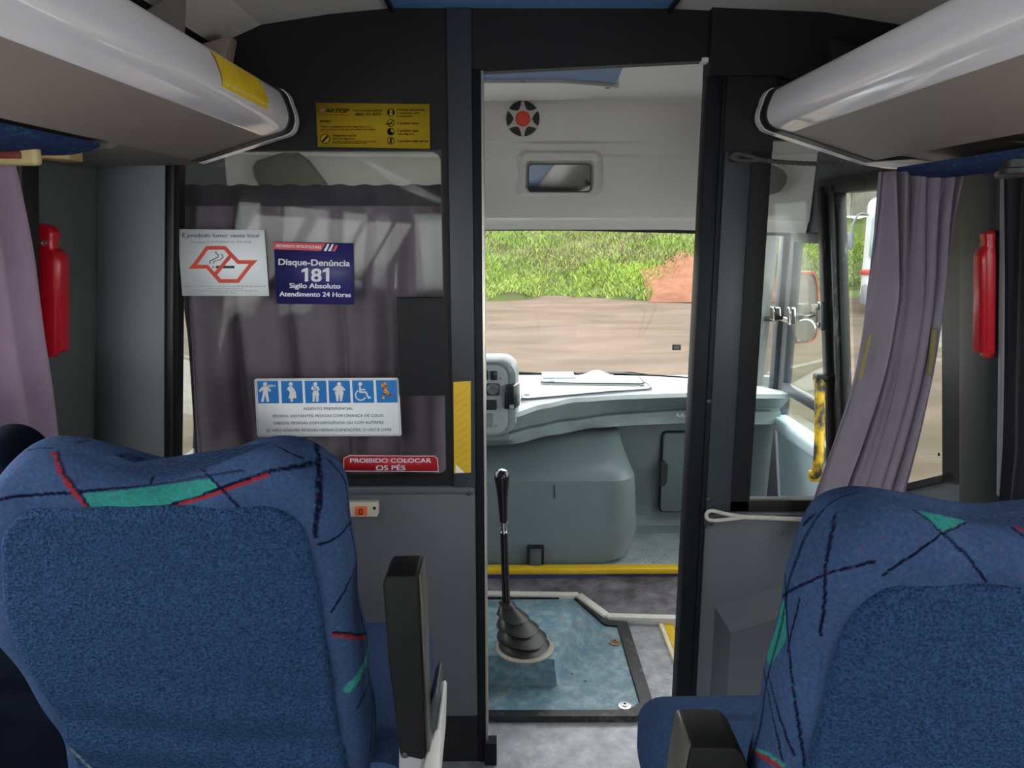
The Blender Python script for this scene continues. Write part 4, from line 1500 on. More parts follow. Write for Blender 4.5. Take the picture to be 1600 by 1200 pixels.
# ------------------------------------------------------------------ curtains
def curtain(name, left, right, y, amp, nf, mats, label, nu=150, nv=60, phase=0.0, lean=0.0, parent=None):
    """hanging cloth between two measured edge lines, folded along its width; the lines are points on the plane at depth y"""
    L_ = catmull([PY(px, py, y) for px, py in left], 10)
    R_ = catmull([PY(px, py, y) for px, py in right], 10)
    def at(c, v):
        f = v * (len(c) - 1)
        i = min(int(f), len(c) - 2)
        return c[i] + (c[i + 1] - c[i]) * (f - i)
    def f(u, v):
        a, c = at(L_, v), at(R_, v)
        uu = u + 0.02 * math.sin(7 * u + 2 * v)
        p = a + (c - a) * u
        a_ = amp * (0.75 + 0.35 * math.sin(5.1 * u + 1.3)) * (0.35 + 0.65 * min(1, v * 4))
        ph = 2 * math.pi * nf * uu + phase + 0.9 * math.sin(2.2 * v + 3 * u)
        s = math.sin(ph) + 0.35 * math.sin(2.3 * ph + 1.1 * v)
        p = p + Vector((0.35 * amp * math.cos(ph) * min(1, v * 3) * math.sin(math.pi * min(1, max(0, u))) , a_ * s + lean * v, 0))
        return p
    q = MB()
    q.grid(f, nu, nv)
    return q

def thicken(o, t=0.002):
    m = o.modifiers.new('cloth', 'SOLIDIFY')
    m.thickness = t
    m.offset = 0
    return o

rc_l = [(1377, 268), (1374, 400), (1366, 500), (1346, 595), (1318, 680), (1283, 775), (1262, 850)]
rc_r = [(1506, 268), (1491, 350), (1481, 450), (1466, 560), (1450, 640), (1432, 715), (1412, 790), (1398, 850)]
cr = thing('window_curtain', 'mauve pleated curtain hanging at the right window behind the right seat', 'curtain', PY(1400, 850, 1.96))
q = curtain('cloth', rc_l, rc_r, 1.96, 0.050, 5.4, CURT, '')
thicken(obj('cloth', q, CURT, cr, smooth=70))
OLIVE = mat('olive_tape', (132, 122, 78), 0.8)
for pts in (((1449, 585), (1456, 515), (1463, 514), (1458, 560), (1452, 588)), ((1340, 590), (1357, 522), (1361, 522), (1350, 570), (1345, 592))):
    w_ = [PY(px, py, 1.925) for px, py in pts]
    q = MB()
    q.prism([(p.x, p.z) for p in w_], 'y', 1.920, 1.927)
    obj('tie_patch', q, OLIVE, cr, label='olive tie patch')

# curtain of the partition pane
cl_ = [(274, 292), (279, 400), (281, 470), (288, 530), (293, 610), (298, 700), (301, 780)]
cr_ = [(700, 292), (700, 400), (700, 470), (700, 530), (700, 610), (700, 700), (700, 780)]
lc = thing('partition_curtain', 'mauve grey curtain hanging behind the left partition pane', 'curtain', PY(480, 770, 2.24))
q = curtain('cloth', cl_, cr_, 2.25, 0.040, 5.2, CURTB, '', nu=200, phase=0.8)
thicken(obj('cloth', q, CURTB, lc, smooth=70))
q = MB()
def hd(u, v):
    p = PY(272 + 428 * u, 289 + 33 * v + 1.2 * math.sin(70 * u) * (1 - v), 2.20)
    return (p.x, 2.20 + 0.006 * math.sin(40 * u), p.z)
q.grid(hd, 120, 4, thick=0.003)
obj('heading_tape', q, mat('heading_dark', (58, 52, 60), 0.9), lc)

# curtain at the far left window, seen edge on
wc = thing('window_curtain', 'faded mauve curtain hanging at the left window in front of the red hammer case', 'curtain', (-1.05, 1.5, 0.9))
edge = catmull([PW(px, py, -1, 0.05) for px, py in ((8, 235), (22, 300), (40, 400), (55, 520), (67, 600), (78, 690), (84, 760))], 8)
def wcf(u, v):
    f = v * (len(edge) - 1)
    i = min(int(f), len(edge) - 2)
    e = edge[i] + (edge[i + 1] - edge[i]) * (f - i)
    y = e.y - u * 0.46
    ph = u * 26 + 0.8 * math.sin(2 * v)
    return (XL + 0.055 + 0.022 * math.sin(ph) + 0.03 * u * (1 - v), y, e.z)
q = MB()
q.grid(wcf, 80, 30)
thicken(obj('cloth', lean(q), CURTL, wc, smooth=70))

# dark blackout curtain at the far right edge
bc = MB()
def bcf(u, v):
    y = 1.865 - u * 0.75
    ph = u * 34
    flare = 0.03 * max(0, v - 0.72) * 4
    return (XR - 0.045 + (0.018 + flare * 0.5) * math.sin(ph + 0.4 * math.sin(3 * v)), y + 0.06 * max(0, v - 0.75), 1.765 - 0.90 * v)
bc.grid(bcf, 90, 24)
tag(thicken(obj('window_curtain', lean(bc), mat('blackout', (26, 26, 32), 0.6, spec=0.3), smooth=70)), 'black folded curtain at the right window next to the red hammer case', 'curtain')

# curved grey pillar on the right with the red case, rubber edge
b = MB()
pr = [(XR, 2.10), (XR - 0.018, 2.092), (XR - 0.027, 2.05), (XR - 0.026, 1.96), (XR - 0.008, 1.92), (XR, 1.915)]
b.prism(pr, 'z', 0.75, 1.765)
structure(obj('trim_11', lean(b), mat('pillar_dark_grey', (26, 28, 30), 0.5), smooth=50), 'grey pillar between the right windows behind the red case', 'pillar')
b = MB()
b.box((XR - 0.03, 1.885, 0.93), (XR + 0.01, 1.907, 1.77), bev=0.006)
structure(obj('trim_12', lean(b), mat('pale_edge', (120, 124, 128), 0.4)), 'pale edge strip beside the black right window', 'trim')
b = MB()
b.box((XL - 0.01, 1.765, 0.9), (XL + 0.03, 1.84, 1.77), bev=0.012, seg=3)
structure(obj('trim_13', lean(b), GLOSSBLACK), 'black rubber edge of the left window behind the red case', 'trim')

# red hammer cases
def hammer_case(side):
    sx = 1 if side == 'left' else -1
    xw = XL if side == 'left' else XR - 0.03
    if side == 'left':
        yc_, zt, zs, zb = 1.890, PW(80, 350, -1, 0.03).z, PW(85, 402, -1, 0.03).z, PW(85, 550, -1, 0.03).z
        lab = 'red plastic hammer case on the left wall beside the faded curtain'
        dep, hw = 0.060, 0.026
    else:
        yc_, zt, zs, zb = 1.928, PW(1546, 360, 1, 0.05).z, PW(1546, 398, 1, 0.05).z, PW(1546, 553, 1, 0.05).z
        lab = 'red plastic hammer case on the right pillar beside the black curtain'
        dep, hw = 0.040, 0.023
    hc = thing('hammer_case', lab, 'safety case', (xw + (-sx) * LEAN * (1.7 - zb), yc_, zb), 'red safety cases by the front windows')
    def sec(z, d, w_, n=6):
        return [(xw + sx * (d / 2 + x * d / 2), yc_ + y * w_, z) for x, y in [(px_ / 1.0, py_ / 1.0) for px_, py_ in rrect(2, 2, 0.55, n)]]
    q = MB()
    rows = [(zb, 0.9, 0.92), (zb + 0.006, 1.0, 1.0), (zs - 0.02, 1.0, 1.0), (zs, 0.97, 0.97), (zs + 0.014, 0.80, 0.80), (zs + 0.022, 0.62, 0.7)]
    q.loft([sec(z, dep * a_, hw * c_) for z, a_, c_ in rows])
    obj('body', lean(q), RED, hc, smooth=40)
    q = MB()
    rows = [(zs + 0.012, 0.70, 0.80), (zs + 0.03, 0.60, 0.72), (zs + 0.05, 0.66, 0.78), (zt - 0.02, 0.66, 0.78), (zt - 0.008, 0.5, 0.7), (zt, 0.28, 0.5)]
    q.loft([sec(z, dep * a_, hw * c_) for z, a_, c_ in rows])
    obj('neck', lean(q), RED, hc, smooth=40)
    if side == 'left':
        q = MB()
        q.lathe([(0.007, 0), (0.007, 0.004), (0.004, 0.004), (0.004, 0.002)], (xw + sx * dep * 0.30, yc_ - hw * 0.70, zs + 0.035), (0, -1, 0), 14)
        obj('rivet', lean(q), ALU, hc)
    q = MB()
    q.box((xw + sx * 0.0, yc_ - hw * 0.5, zb - 0.012), (xw + sx * dep * 0.6, yc_ + hw * 0.5, zb + 0.004), bev=0.003)
    obj('foot_tab', lean(q), RED, hc)
hammer_case('left')
hammer_case('right')

# ------------------------------------------------------------------ ropes on the right of the partition
def twisted(path, r, turns, mats, name, label):
    pts = catmull(path, 24)
    L_ = len(pts)
    th = thing(name, label, 'rope', pts[0])
    q = MB()
    for k_ in range(3):
        pp_ = []
        for i, p in enumerate(pts):
            t_ = (pts[min(i + 1, L_ - 1)] - pts[max(i - 1, 0)]).normalized()
            u_ = t_.orthogonal().normalized()
            u_ = Vector((0, -1, 0)) - t_ * t_.dot(Vector((0, -1, 0)))
            u_.normalize()
            w_ = t_.cross(u_)
            a_ = 2 * math.pi * (turns * i / (L_ - 1) + k_ / 3)
            pp_.append(p + (u_ * math.cos(a_) + w_ * math.sin(a_)) * r * 0.55)
        q.tube(pp_, r * 0.6, 7)
    return th, q
rope_y = D - 0.035
ra = [PY(px, py, rope_y) for px, py in ((1162, 808), (1200, 809), (1240, 811), (1290, 813), (1340, 814))]
th, q = twisted(ra, 0.0062, 16, None, 'barrier_rope', 'pale twisted rope hooked to the grey panel below the right pane')
ROPE = mat('rope_pale', (178, 174, 168), 0.85, vary=0.1, vscale=60)
obj('strand', q, ROPE, th)
q = MB()
loop = [PY(px, py, rope_y) for px, py in ((1164, 808), (1135, 803), (1112, 798), (1104, 803), (1106, 811), (1116, 813), (1140, 811), (1164, 808))]
q.tube(catmull(loop, 6), 0.0055, 8)
obj('loop', q, ROPE, th)
q = MB()
hk = PY(1107, 806, D - 0.012)
q.lathe([(0.015, 0), (0.015, 0.008), (0.009, 0.012), (0.009, 0.022), (0.013, 0.026)], (hk.x, D - 0.01, hk.z), (0, -1, 0), 16)
q.box((hk.x - 0.014, D - 0.022, hk.z - 0.028), (hk.x + 0.014, D - 0.010, hk.z + 0.005), bev=0.003)
obj('hook', q, mat('hook_dark', (70, 72, 74), 0.4, metal=0.5), th)
rb_ = [PY(px, py, rope_y) for px, py in ((1190, 250), (1230, 254), (1280, 256), (1318, 256.5))]
th, q = twisted(rb_, 0.006, 18, None, 'barrier_rope', 'dark twisted rope hooked to the post beside the end of the right luggage rack')
ROPED = mat('rope_dark', (64, 62, 62), 0.85)
obj('strand', q, ROPED, th)
q = MB()
q.tube(catmull([PY(px, py, rope_y) for px, py in ((1192, 250), (1170, 244), (1150, 240), (1144, 245), (1152, 250), (1172, 251), (1192, 250))], 6), 0.0045, 8)
obj('loop', q, ROPED, th)
q = MB()
hk = PY(1146, 245, D - 0.01)
q.lathe([(0.014, 0), (0.014, 0.008), (0.008, 0.012), (0.008, 0.026)], (hk.x, D - 0.007, hk.z), (0, -1, 0), 16)
q.box((hk.x - 0.012, D - 0.02, hk.z - 0.012), (hk.x + 0.022, D - 0.006, hk.z + 0.012), bev=0.003)
obj('hook', q, GLOSSBLACK, th)

# bell push box on the lower panel
bb = thing('bell_push', 'small cream bell push box with an orange button on the grey lower panel', 'button box', PY(565, 805, D - 0.02))
a, c = PY(545, 804, D - 0.01), PY(592, 781, D - 0.01)
q = MB()
q.prism([(a.x, a.z), (c.x - 0.004, a.z), (c.x, a.z + 0.006), (c.x + 0.001, c.z - 0.004), (c.x - 0.004, c.z), (a.x, c.z)], 'y', D - 0.030, D - 0.002, bev=0.004)
obj('box', q, mat('cream_box', (190, 182, 164), 0.45), bb)
a, c = PY(556, 805, D - 0.03), PY(573, 791, D - 0.03)
q = MB()
q.box((a.x, D - 0.036, a.z), (c.x, D - 0.028, c.z), bev=0.002, m=0)
m_ = 0.006
cx, cz = (a.x + c.x) / 2, (a.z + c.z) / 2
q.frame(rrect(0.011, 0.017, 0.003, 3, cx, cz), rrect(0.007, 0.013, 0.002, 3, cx, cz), 'y', D - 0.038, D - 0.035, m=1)
obj('button', q, [mat('orange_button', (226, 96, 40), 0.4), INK], bb)
q = MB()
q.dome(PY(585, 794, D - 0.03), (0, -1, 0), 0.005, 0.002)
obj('screw', q, INK, bb)

# worn yellow reflective strip on the left door post
q = MB()
def sp_(px, py, dd=0.0):
    p = PY(px, py, D - 0.0105 - dd)
    return (p.x, p.z)
q.prism([sp_(708.5, 597), sp_(735.5, 595), sp_(736, 738), sp_(709.5, 739.5)], 'y', D - 0.0122, D - 0.010, m=0)
for k_ in range(11):
    y_ = 606 + k_ * 12.0
    q.poly([(*sp_(713, y_ + 12, 0.0024)[:1], D - 0.0126, sp_(713, y_ + 12)[1]), (sp_(731, y_)[0], D - 0.0126, sp_(731, y_)[1]), (sp_(731, y_ + 1.1)[0], D - 0.0126, sp_(731, y_ + 1.1)[1]), (sp_(713, y_ + 13.1)[0], D - 0.0126, sp_(713, y_ + 13.1)[1])], m=1)
q.poly([(sp_(712, 738)[0], D - 0.0127, sp_(712, 738)[1]), (sp_(726, 738)[0], D - 0.0127, sp_(726, 738)[1]), (sp_(712, 725)[0], D - 0.0127, sp_(712, 725)[1])], m=2)
tag(obj('reflective_strip', q, [YEL, mat('strip_line', (176, 138, 20), 0.5), WHITE]), 'upright yellow reflective strip on the grey post left of the doorway', 'sticker')

# ------------------------------------------------------------------ signs on the partition
class Sign:
    """flat sign on the partition; drawn in a local grid (ox, oy, k) and laid on the plane at depth y"""
    def __init__(s, y, ox, oy, k):
        s.y, s.ox, s.oy, s.k = y, ox, oy, k
        s.q = MB()
        s.mats = []
    def mi(s, m):
        if m not in s.mats:
            s.mats.append(m)
        return s.mats.index(m)
    def at(s, x, y, lay):
        p = PY(s.ox + x / s.k, s.oy + y / s.k, s.y)
        return (p.x, s.y - 0.0004 * lay, p.z)
    def board(s, pts, m, th=0.002):
        w_ = [s.at(x, y, 0) for x, y in pts]
        s.q.prism([(p[0], p[2]) for p in w_], 'y', s.y, s.y + th, m=s.mi(m))
    def fill(s, pts, m, lay=1):
        s.q.poly([s.at(x, y, lay) for x, y in pts], s.mi(m))
    def rect(s, x0, y0, x1, y1, m, lay=1):
        s.fill([(x0, y1), (x1, y1), (x1, y0), (x0, y0)], m, lay)
    def circle(s, x, y, r, m, lay=1, n=24, ry=None):
        s.fill([(x + r * math.cos(2 * math.pi * i / n), y - (ry or r) * math.sin(2 * math.pi * i / n)) for i in range(n)], m, lay)
    def line(s, pts, w, m, lay=1, closed=False):
        pts = [Vector(p) for p in pts]
        n = len(pts)
        off = []
        for i in range(n):
            a = pts[i - 1] if (i > 0 or closed) else None
            b_ = pts[(i + 1) % n] if (i < n - 1 or closed) else None
            d1 = (pts[i] - a).normalized() if a is not None else None
            d2 = (b_ - pts[i]).normalized() if b_ is not None else None
            d = ((d1 or d2) + (d2 or d1))
            d = d.normalized() if d.length > 1e-6 else (d1 or d2)
            nn = Vector((-d.y, d.x))
            c = max(0.35, abs(nn.dot(Vector((-(d1 or d2).y, (d1 or d2).x)))))
            off.append(nn * (w / 2 / c))
        for i in range(n if closed else n - 1):
            j = (i + 1) % n
            s.fill([pts[i] + off[i], pts[j] + off[j], pts[j] - off[j], pts[i] - off[i]], m, lay)
    def text(s, t, cx, base, cap, m, width=None, bold=0.02, lay=2, slope=0.0, ital=0.0):
        vs, ts, w = text_tris(t, bold)
        kx = (width / w) if width else cap
        offs_ = [(0, 0)] if bold <= 0.012 else [(-1, -0.6), (1, -0.6), (1, 0.6), (-1, 0.6)]
        for k_, (ex_, ey_) in enumerate(offs_):
            for tr in ts:
                s.q.poly([s.at(cx + (vs[i][0] + ital * vs[i][1] + ex_ * bold) * kx, base - (vs[i][1] + ey_ * bold) * cap + slope * vs[i][0] * kx, lay + 0.1 * k_) for i in tr], s.mi(m))
    def done(s, name, label, cat, group=None):
        return tag(obj(name, s.q, s.mats, smooth=None), label, cat, group)

def rr_px(x0, y0, x1, y1, r, n=5):
    return rrect(x1 - x0, y1 - y0, r, n, (x0 + x1) / 2, (y0 + y1) / 2)

REDS = mat('sign_red', (196, 44, 40), 0.45)
# yellow rules plate
YS = mat('sign_yellow', (154, 131, 29), 0.8, spec=0.12)
INKB = mat('ink_navy', (6, 7, 16), 0.8, spec=0.12)
REDI = mat('ink_rust', (128, 58, 22), 0.8, spec=0.12)
s = Sign(D - 0.004, 485, 155, 8)
s.board([(66, 44), (1488, 60), (1496, 620), (92, 596)], YS)
s.circle(146, 142, 36, mat('ink_plum', (124, 44, 60), 0.5))
s.line([(120, 150), (150, 128), (172, 134)], 9, YS, 2)
s.text('ARTESP', 336, 168, 52, INKB, 286, 0.03, slope=0.01, ital=0.1)
s.line([(112, 192), (486, 198)], 7, REDI)
s.text('www.artesp.sp.gov.br', 718, 150, 26, INKB, 370, 0.02)
s.text('0800 727 8377', 724, 206, 34, INKB, 326, 0.02)
s.text('SEGURO', 182, 290, 28, INKB, 132, 0.03)
s.text('Todos os passageiros estão segurados', 398, 352, 22, INKB, 550, 0.02)
s.text('pelo', 730, 352, 22, REDI, 82, 0.02)
s.text('seguro obrigatório', 252, 386, 24, REDI, 262, 0.02)
s.text('em caso de acidente em viagem', 600, 386, 22, INKB, 430, 0.02)
s.circle(184, 496, 62, INKB)
s.circle(184, 496, 53, YS, 2)
s.line([(150, 532), (218, 460)], 26, INKB, 3)
s.text('Obrigatório o uso do', 424, 466, 26, INKB, 296, 0.025)
s.text('cinto de segurança', 416, 502, 24, INKB, 272, 0.02)
for y_, x1_ in ((530, 826), (550, 704)):
    x_ = 282
    while x_ < x1_:
        w_ = random.uniform(18, 60)
        s.rect(x_, y_ - 5, min(x1_, x_ + w_), y_ + 3, INKB)
        x_ += w_ + 8
for y_ in (166, 296, 406, 520):
    s.circle(1006, y_, 47, INKB)
    if y_ != 406:
        s.circle(1006, y_, 38 if y_ != 166 else 0.5, YS, 2)
s.circle(1008, 150, 20, YS, 2)
s.fill([(986, 204), (1030, 204), (1026, 172), (990, 172)], YS, 2)
s.line([(940, 312), (1030, 300)], 14, INKB, 3)
s.line([(978, 330), (1036, 264)], 9, INKB, 3)
s.fill([(1006, 366), (1046, 386), (1046, 420), (1006, 406)], YS, 2)
s.rect(996, 488, 1018, 552, INKB, 3)
s.line([(980, 550), (1034, 490)], 8, INKB, 3)
s.text('Converse, fale somente', 1258, 144, 26, INKB, 346, 0.025)
s.text('o necessário, com', 1222, 184, 24, INKB, 270, 0.02)
s.text('o motorista', 1178, 222, 24, INKB, 180, 0.02)
s.text('É proibido fumar', 1222, 314, 28, INKB, 266, 0.025)
s.text('É proibido viajar', 1222, 406, 28, INKB, 266, 0.025)
s.text('nos degraus', 1190, 446, 26, INKB, 198, 0.02)
s.text('É proibido viajar em pé', 1280, 536, 28, INKB, 380, 0.025)
s.done('rules_sign', 'yellow passenger rules plate on the black panel above the left pane', 'sign')

# no smoking card
s = Sign(D + 0.004, 270, 350, 10)
s.board([(68, 80), (1430, 92), (1502, 1124), (146, 1122)], mat('card_white', (237, 240, 243), 0.45))
s.text('É proibido fumar neste local', 752, 208, 62, mat('ink_dark', (56, 56, 60), 0.8, spec=0.12), 1200, 0.01, slope=0.003)
s.text('Smoking is prohibited on this area', 754, 294, 40, mat('ink_pale', (150, 152, 156), 0.5), 950, 0.0, slope=0.002)
OR = mat('sign_orange_red', (208, 56, 30), 0.45)
s.line([(318, 668), (535, 372), (812, 372), (1022, 594), (1250, 594), (1020, 890), (740, 890), (538, 668)], 60, OR, 1, closed=True)
s.fill([(322, 698), (250, 698), (326, 606)], OR, 1.5)
s.fill([(1246, 564), (1330, 564), (1246, 656)], OR, 1.5)
s.line([(664, 786), (905, 496)], 58, OR, 3)
s.rect(676, 652, 966, 692, INK, 2)
s.rect(616, 656, 630, 692, INKG, 2)
s.rect(640, 656, 652, 692, INKG, 2)
s.line(catmull([(686, 426, 0), (668, 446, 0), (716, 500, 0), (650, 548, 0), (582, 580, 0), (584, 620, 0)], 5) and [(p.x, p.y) for p in catmull([(686, 426, 0), (668, 446, 0), (716, 500, 0), (650, 548, 0), (582, 580, 0), (584, 620, 0)], 5)], 13, mat('ink_dark', (56, 56, 60), 0.8, spec=0.12), 2)
s.line([(p.x, p.y) for p in catmull([(768, 466, 0), (782, 526, 0), (720, 566, 0), (650, 584, 0), (636, 622, 0)], 5)], 11, mat('ink_dark', (56, 56, 60), 0.8, spec=0.12), 2)
for y_, x0_, x1_ in ((972, 180, 1452), (1010, 532, 1096), (1044, 340, 1312), (1076, 630, 996)):
    x_ = x0_
    while x_ < x1_:
        w_ = random.uniform(30, 90)
        s.rect(x_, y_ - 5, min(x1_, x_ + w_), y_ + 5, mat('ink_pale', (150, 152, 156), 0.5))
        x_ += w_ + 12
s.done('no_smoking_sign', 'white no smoking card with a red outline emblem on the left pane', 'sign')

# blue hotline sticker
s = Sign(D + 0.004, 420, 365, 10)
NAVY = mat('sign_navy', (44, 42, 104), 0.45)
LET = mat('lettering_pale', (206, 206, 216), 0.45)
s.board([(76, 124), (1318, 152), (1334, 1112), (122, 1096)], NAVY)
s.fill([(76, 244), (816, 270), (890, 154), (78, 130)], REDS, 1)
s.text('FRETAMENTO METROPOLITANO', 466, 224, 46, LET, 706, 0.03, slope=0.035)
s.fill([(856, 268), (900, 272), (950, 164), (916, 160)], LET, 1)
s.fill([(922, 272), (968, 276), (1018, 168), (986, 164)], LET, 1)
s.fill([(990, 276), (1030, 278), (1074, 210), (1078, 184), (1050, 174)], REDS, 1)
s.text('Disque-Denúncia', 706, 498, 98, LET, 1110, 0.035, slope=0.02)
s.text('8', 744, 746, 206, LET, 148, 0.035)
for x_ in (590, 920):
    s.fill([(x_ - 26, 748), (x_ + 26, 748), (x_ + 26, 536), (x_ - 14, 536), (x_ - 78, 570), (x_ - 78, 606), (x_ - 26, 592)], LET, 2)
s.text('Sigilo Absoluto', 722, 852, 78, LET, 790, 0.035, slope=0.012)
s.text('Atendimento 24 Horas', 728, 984, 76, LET, 1112, 0.035, slope=0.012)
s.done('hotline_sign', 'navy blue hotline sticker with large white number on the left pane', 'sign')

# priority seating card
s = Sign(D + 0.004, 390, 580, 6.4)
CARD = mat('card_white', (237, 240, 243), 0.45)
def skew(pts):
    return [(x + (y - 80) * 0.05, y + (x - 50) * -0.006) for x, y in pts]
s.board(skew(rr_px(46, 76, 1490, 656, 22)), CARD)
s.line(skew(rr_px(62, 90, 1476, 642, 16)), 3, INKG, 1, closed=True)
BL = mat('pictogram_blue', (26, 116, 190), 0.45)
PW = mat('pictogram_white', (226, 222, 222), 0.45)
for x0_, x1_ in ((74, 284), (312, 524), (548, 764), (786, 1000), (1024, 1236), (1262, 1470)):
    s.fill(skew([(x0_, 322), (x1_, 322), (x1_, 98), (x0_, 98)]), BL, 1)
# six little figures
def fig(cx, body, head=(0, 128), r=20):
    s.circle(cx + head[0], head[1], r, PW, 2)
    for poly_ in body:
        s.fill([(cx + x, y) for x, y in poly_][::-1], PW, 2)
fig(156, [[(-24, 150), (26, 150), (28, 222), (42, 304), (18, 308), (-2, 232), (-16, 308), (-42, 304), (-22, 222)], [(-24, 150), (-64, 194), (-50, 210), (-18, 178)], [(26, 150), (60, 192), (48, 208), (18, 178)]])
s.text('60+', 224, 158, 26, PW, 78, 0.03)
fig(412, [[(-22, 152), (12, 150), (40, 186), (52, 216), (58, 268), (22, 272), (20, 306), (0, 306), (-2, 272), (-22, 270), (-8, 214), (-16, 200), (-38, 180)]])
fig(658, [[(-32, 150), (30, 150), (44, 186), (26, 198), (40, 234), (32, 238), (32, 304), (8, 304), (4, 244), (-2, 244), (-8, 304), (-28, 304), (-26, 238), (-34, 234), (-16, 196), (-44, 178)]])
s.line([(640, 160), (672, 178), (668, 192), (636, 182)], 8, BL, 3)
fig(896, [[(-30, 146), (28, 146), (64, 186), (52, 196), (38, 180), (44, 220), (36, 252), (30, 300), (8, 300), (2, 232), (-2, 232), (-8, 300), (-26, 300), (-32, 250), (-42, 220), (-36, 180), (-54, 196), (-62, 182)]])
s.circle(1106, 128, 19, PW, 2)
s.line([(1104, 150), (1106, 208), (1164, 210), (1190, 266), (1214, 260)], 17, PW, 2)
s.line([(1108, 182), (1156, 184)], 13, PW, 2)
arc = [(1112 + 52 * math.cos(R(a_)), 238 - 52 * math.sin(R(a_))) for a_ in range(118, 346, 12)]
s.line(arc, 13, PW, 2)
# ribbon of little coloured patches
cols = [mat('rib_red', (196, 50, 50), 0.5), mat('rib_yellow', (232, 196, 60), 0.5), mat('rib_black', (30, 26, 40), 0.5), mat('rib_red', (196, 50, 50), 0.5), mat('rib_yellow', (232, 196, 60), 0.5)]
rib = catmull([(1420, 244, 0), (1378, 212, 0), (1346, 168, 0), (1328, 138, 0), (1342, 112, 0), (1362, 138, 0), (1362, 178, 0), (1348, 230, 0), (1336, 274, 0)], 6)
for i in range(len(rib) - 1):
    s.line([(rib[i].x, rib[i].y), (rib[i + 1].x, rib[i + 1].y)], 24, cols[(i * 3 + i // 2) % 5], 2 + (1 if i > 24 else 0))
for tx, cx_, by, wd_ in (('ASSENTO PREFERENCIAL', 786, 386, 500), ('IDOSOS, GESTANTES, PESSOAS COM CRIANÇA DE COLO,', 788, 458, 1110), ('OBESOS, PESSOAS COM DEFICIÊNCIA OU COM AUTISMO', 790, 528, 1100), ('SE NÃO HOUVER PESSOAS NESSAS CONDIÇÕES, O USO É LIVRE', 792, 600, 1250)):
    s.text(tx, cx_, by, 27, mat('ink_slate', (48, 54, 70), 0.8, spec=0.12), wd_, 0.012, slope=-0.006)
s.done('priority_seat_sign', 'white priority seating card with a row of blue pictograms on the left pane', 'sign')

# red plate: no feet
s = Sign(D + 0.003, 260, 440, 3.077)
REDP = mat('sign_deep_red', (176, 30, 38), 0.4)
s.board([(850, 848), (878, 834), (1290, 836), (1306, 850), (1310, 916), (850, 914)], REDP)
s.line([(853, 850), (880, 837), (1288, 839), (1303, 852), (1307, 913), (853, 911)], 3, LET, 1, closed=True)
s.text('PROIBIDO COLOCAR', 1077, 870, 22, LET, 388, 0.02, slope=0.002)
s.text('OS PÉS', 1078, 906, 24, LET, 140, 0.03)
s.done('no_feet_sign', 'red plate with white capitals at the bottom right of the left pane', 'sign')

# ------------------------------------------------------------------ seats
def px_line(*p):
    return list(p)

def seat_plane(px, py, cx, ytop, ztop, rec):
    """a sight line met with a seat's back plane -> (across, up) of that plane"""
    n = Vector((0, -math.cos(rec), -math.sin(rec)))
    o = Vector((cx, ytop, ztop))
    r = ray(px, py)
    k_ = (o - EYE).dot(n) / r.dot(n)
    p = EYE + r * k_ - o
    up = Vector((0, -math.sin(rec), math.cos(rec)))
    return p.x, p.dot(up)

SEATFAB = mat('seat_pattern', (70, 90, 140), 0.95, spec=0.03, attr='pattern', sheen=0.0, vary=0.16, vscale=170, speck=[((72, 44, 76), 0.30), ((40, 82, 98), 0.30)], speck_scale=120, bump=0.35, bscale=420, bdist=0.002)
SEATBACK = mat('seat_back_terry', (62, 88, 138), 0.95, spec=0.03, sheen=0.0, attr='pattern', vary=0.42, vscale=215, bump=1.0, bscale=215, bdist=0.010)
BASE = lin((40, 55, 82))[:3]
NAVYL = lin((8, 10, 30))[:3]
REDL = lin((105, 27, 33))[:3]
TEALL = lin((34, 94, 89))[:3]
TEALS = lin((39, 107, 100))[:3]
PLAIN = lin((33, 53, 81))[:3]
PALE = lin((88, 97, 101))[:3]

def paint(a, t, base, strokes, polys):
    col = np.tile(np.array(base, float), (len(a), 1))
    P2 = np.stack([a, t], 1)
    for poly, c in polys:
        poly = np.array(poly)
        inside = np.zeros(len(a), bool)
        n = len(poly)
        for i in range(n):
            x0, y0 = poly[i]
            x1, y1 = poly[(i + 1) % n]
            cond = ((y0 > t) != (y1 > t))
            xi = (x1 - x0) * (t - y0) / (y1 - y0 + 1e-12) + x0
            inside ^= cond & (a < xi)
        col[inside] = c
    for pts, wd, c in strokes:
        pts = np.array(pts)
        dmin = np.full(len(a), 1e9)
        for p, q in zip(pts[:-1], pts[1:]):
            d = q - p
            L2 = (d * d).sum() + 1e-12
            s_ = np.clip(((P2 - p) @ d) / L2, 0, 1)
            dd = np.linalg.norm(P2 - (p + s_[:, None] * d), axis=1)
            dmin = np.minimum(dmin, dd)
        al = np.clip((wd / 2 - dmin) / (wd * 0.25) + 0.5, 0, 1)[:, None]
        col = col * (1 - al) + np.array(c) * al
    return col

def add_colors(o, col):
    at = o.data.color_attributes.new('pattern', 'FLOAT_COLOR', 'POINT')
    buf = np.ones((len(o.data.vertices), 4), np.float32)
    buf[:len(col), :3] = col
    at.data.foreach_set('color', buf.ravel())

